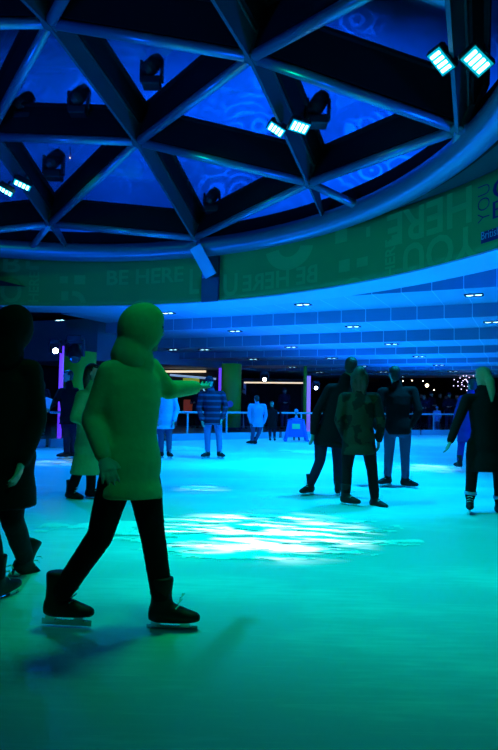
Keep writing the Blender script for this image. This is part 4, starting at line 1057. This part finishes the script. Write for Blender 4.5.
# pair lit green
person('skater in a green coat, dark hair, hands together, moving toward a taller skater', 7.2,
       dict(head=(94, 373), neck=(91, 385), sl=(82, 396, -.12), sr=(103, 396, .12), el=(75, 418, -.2), er=(109, 419, .1), wl=(96, 424, -.25), wr=(106, 413, -.05), hl=(84, 446, -.05), hr=(100, 446, .05), kl=(78, 472, -.1), kr=(91, 471), al=(71, 491, -.05), ar=(91, 489)),
       (1, -.25, 0), 1.66, 'cgreen', 'cblack', 'hairdark', 'long', .26, ((.9, -.4, 0), (.9, -.2, 0)), flare=.15, loose=1.2)
person('skater in green with a long black skirt, mostly hidden behind the arm-reaching skater', 7.65,
       dict(head=(127, 372), neck=(126, 385), sl=(112, 396), sr=(141, 396), el=(107, 418), er=(146, 418), wl=(110, 438, -.1), wr=(142, 438, -.1), hl=(115, 446), hr=(131, 446), kl=(117, 471), kr=(132, 471), al=(118, 490), ar=(134, 490)),
       (.2, 1, 0), 1.68, 'cgreen', 'cblack', 'hairbrown', 'short', .2, ((-.3, -.9, 0), (.6, -.7, 0)), skirt=.10, loose=1.1)
person('nearest skater in a green hooded top, one arm stretched toward the far rail', 3.12,
       dict(head=(146, 328), neck=(138, 352), sl=(110, 373, -.10), sr=(149, 369, .10), el=(92, 420, -.1), er=(168, 390, .15), wl=(104, 458, -.25), wr=(197, 387, .6), hl=(121, 462, -.07), hr=(141, 462, .07), kl=(100, 536, -.10), kr=(153, 537, .05), al=(58, 598), ar=(163, 604, .0)),
       (.9, .3, 0), 1.70, 'cgreen', 'cblack', 'hairdark', 'short', .1, ((1, -.1, 0), (1, -.05, 0)), hat=('hood', 'cgreen'), vox=.007, loose=1.03)
person('tall skater all in black cut by the frame edge, one foot lifted', 3.5,
       dict(head=(16, 328), neck=(8, 350), sl=(-28, 372), sr=(30, 372), el=(-44, 422), er=(36, 420), wl=(-34, 466, -.1), wr=(22, 462, -.1), hl=(-18, 456), hr=(14, 456), kl=(-14, 525, -.1), kr=(12, 518, .1), al=(-3, 580), ar=(26, 560, .55)),
       (.3, 1, 0), 1.76, 'cblack', 'cblack', 'hairdark', 'short', .2, ((.3, .9, 0), (.5, .8, -.5)), hat=('hood', 'cblack'), vox=.007, loose=1.15)

# ------------------------------------------------------------------ spectators in the dark
def spectator(label, px, Y, ht, top, legs, face, group=None, hairm='hairdark', hair='short', hat=None, arms=0):
    g = at(px, 430, Y); k = F / Y; gy = proj(Vector((g.x, g.y, .05)))[1]
    def q(dx, z, dy=0): return (px + dx * k * ht / 1.75, gy - z * k * ht / 1.75, dy)
    J = dict(head=q(0, 1.62), neck=q(0, 1.48), sl=q(-.18, 1.40), sr=q(.18, 1.40), el=q(-.25, 1.12), er=q(.25, 1.12), wl=q(-.20 + arms * .1, .92 + arms * .2, -.15 - .1 * arms), wr=q(.20 - arms * .1, .92 + arms * .2, -.15 - .1 * arms),
             hl=q(-.09, .92), hr=q(.09, .92), kl=q(-.10, .50), kr=q(.10, .50), al=q(-.10, .10), ar=q(.11, .10))
    return person(label, Y, J, face, ht, top, legs, hairm, hair, .08, None, vox=.018, skates=False, group=group, hat=hat, loose=1.08)[0]
proto_s = [spectator('dark figure in the crowd standing in shadow beyond the far rail', 408, 26.2, 1.72, 'cblack', 'cnavy', (.1, -1, 0), 'crowd in shadow beyond the far rail'),
           spectator('dark figure in the crowd standing in shadow beyond the far rail', 424, 26.0, 1.66, 'cnavy', 'cblack', (-.3, -1, 0), 'crowd in shadow beyond the far rail', 'hairbrown', 'long', None, 1),
           spectator('dark figure in the crowd standing in shadow beyond the far rail', 449, 26.6, 1.78, 'cnavy', 'jean', (.4, -1, 0), 'crowd in shadow beyond the far rail', hat=('woolly', 'cnavy'), arms=1)]
def copy_tree(o, parent=None):
    c = o.copy(); C.objects.link(c)
    if parent: c.parent = parent; c.matrix_parent_inverse = o.matrix_parent_inverse.copy()
    for ch in list(o.children): copy_tree(ch, c)
    return c
def place_copy(src, px, Y, rz, label=None, group=None):
    c = copy_tree(src); q = at(px, 430, Y); c.location = (q.x, q.y, .05); c.rotation_euler = (0, 0, rz)
    if label:
        c['label'] = label
        if not group and 'group' in c.keys(): del c['group']
    return c
for o in proto_s: o.location.z += .0
for i, (px, Y, rz) in enumerate(((400, 27.6, .3), (416, 27.9, -.2), (431, 27.2, .5), (440, 27.8, 0), (457, 27.4, -.4), (465, 28.4, .2), (421, 29.2, .1), (446, 29.5, -.3), (386, 27.8, .4), (378, 26.4, -.2), (492, 28.5, .2), (475, 28.9, 0))):
    place_copy(proto_s[i % 3], px, Y, rz)
spectator('small pale-clothed figure standing out among the dark crowd by the rail', 437, 25.7, 1.15, 'cpale', 'jeanlight', (0, -1, 0), hat=('woolly', 'cpale'))
place_copy(proto_s[0], 243, 25.2, .2, 'dark figure leaning behind the rail beside the green column with the badge')
place_copy(proto_s[1], 196, 25.4, -.2, 'dark figure behind the rail under the yellow sign')
place_copy(proto_s[2], 284, 25.6, .4, 'dark figure behind the rail in the dark shop opening')
place_copy(proto_s[1], 40, 17.6, .4, 'dark figure behind the rail beside the violet light tube')
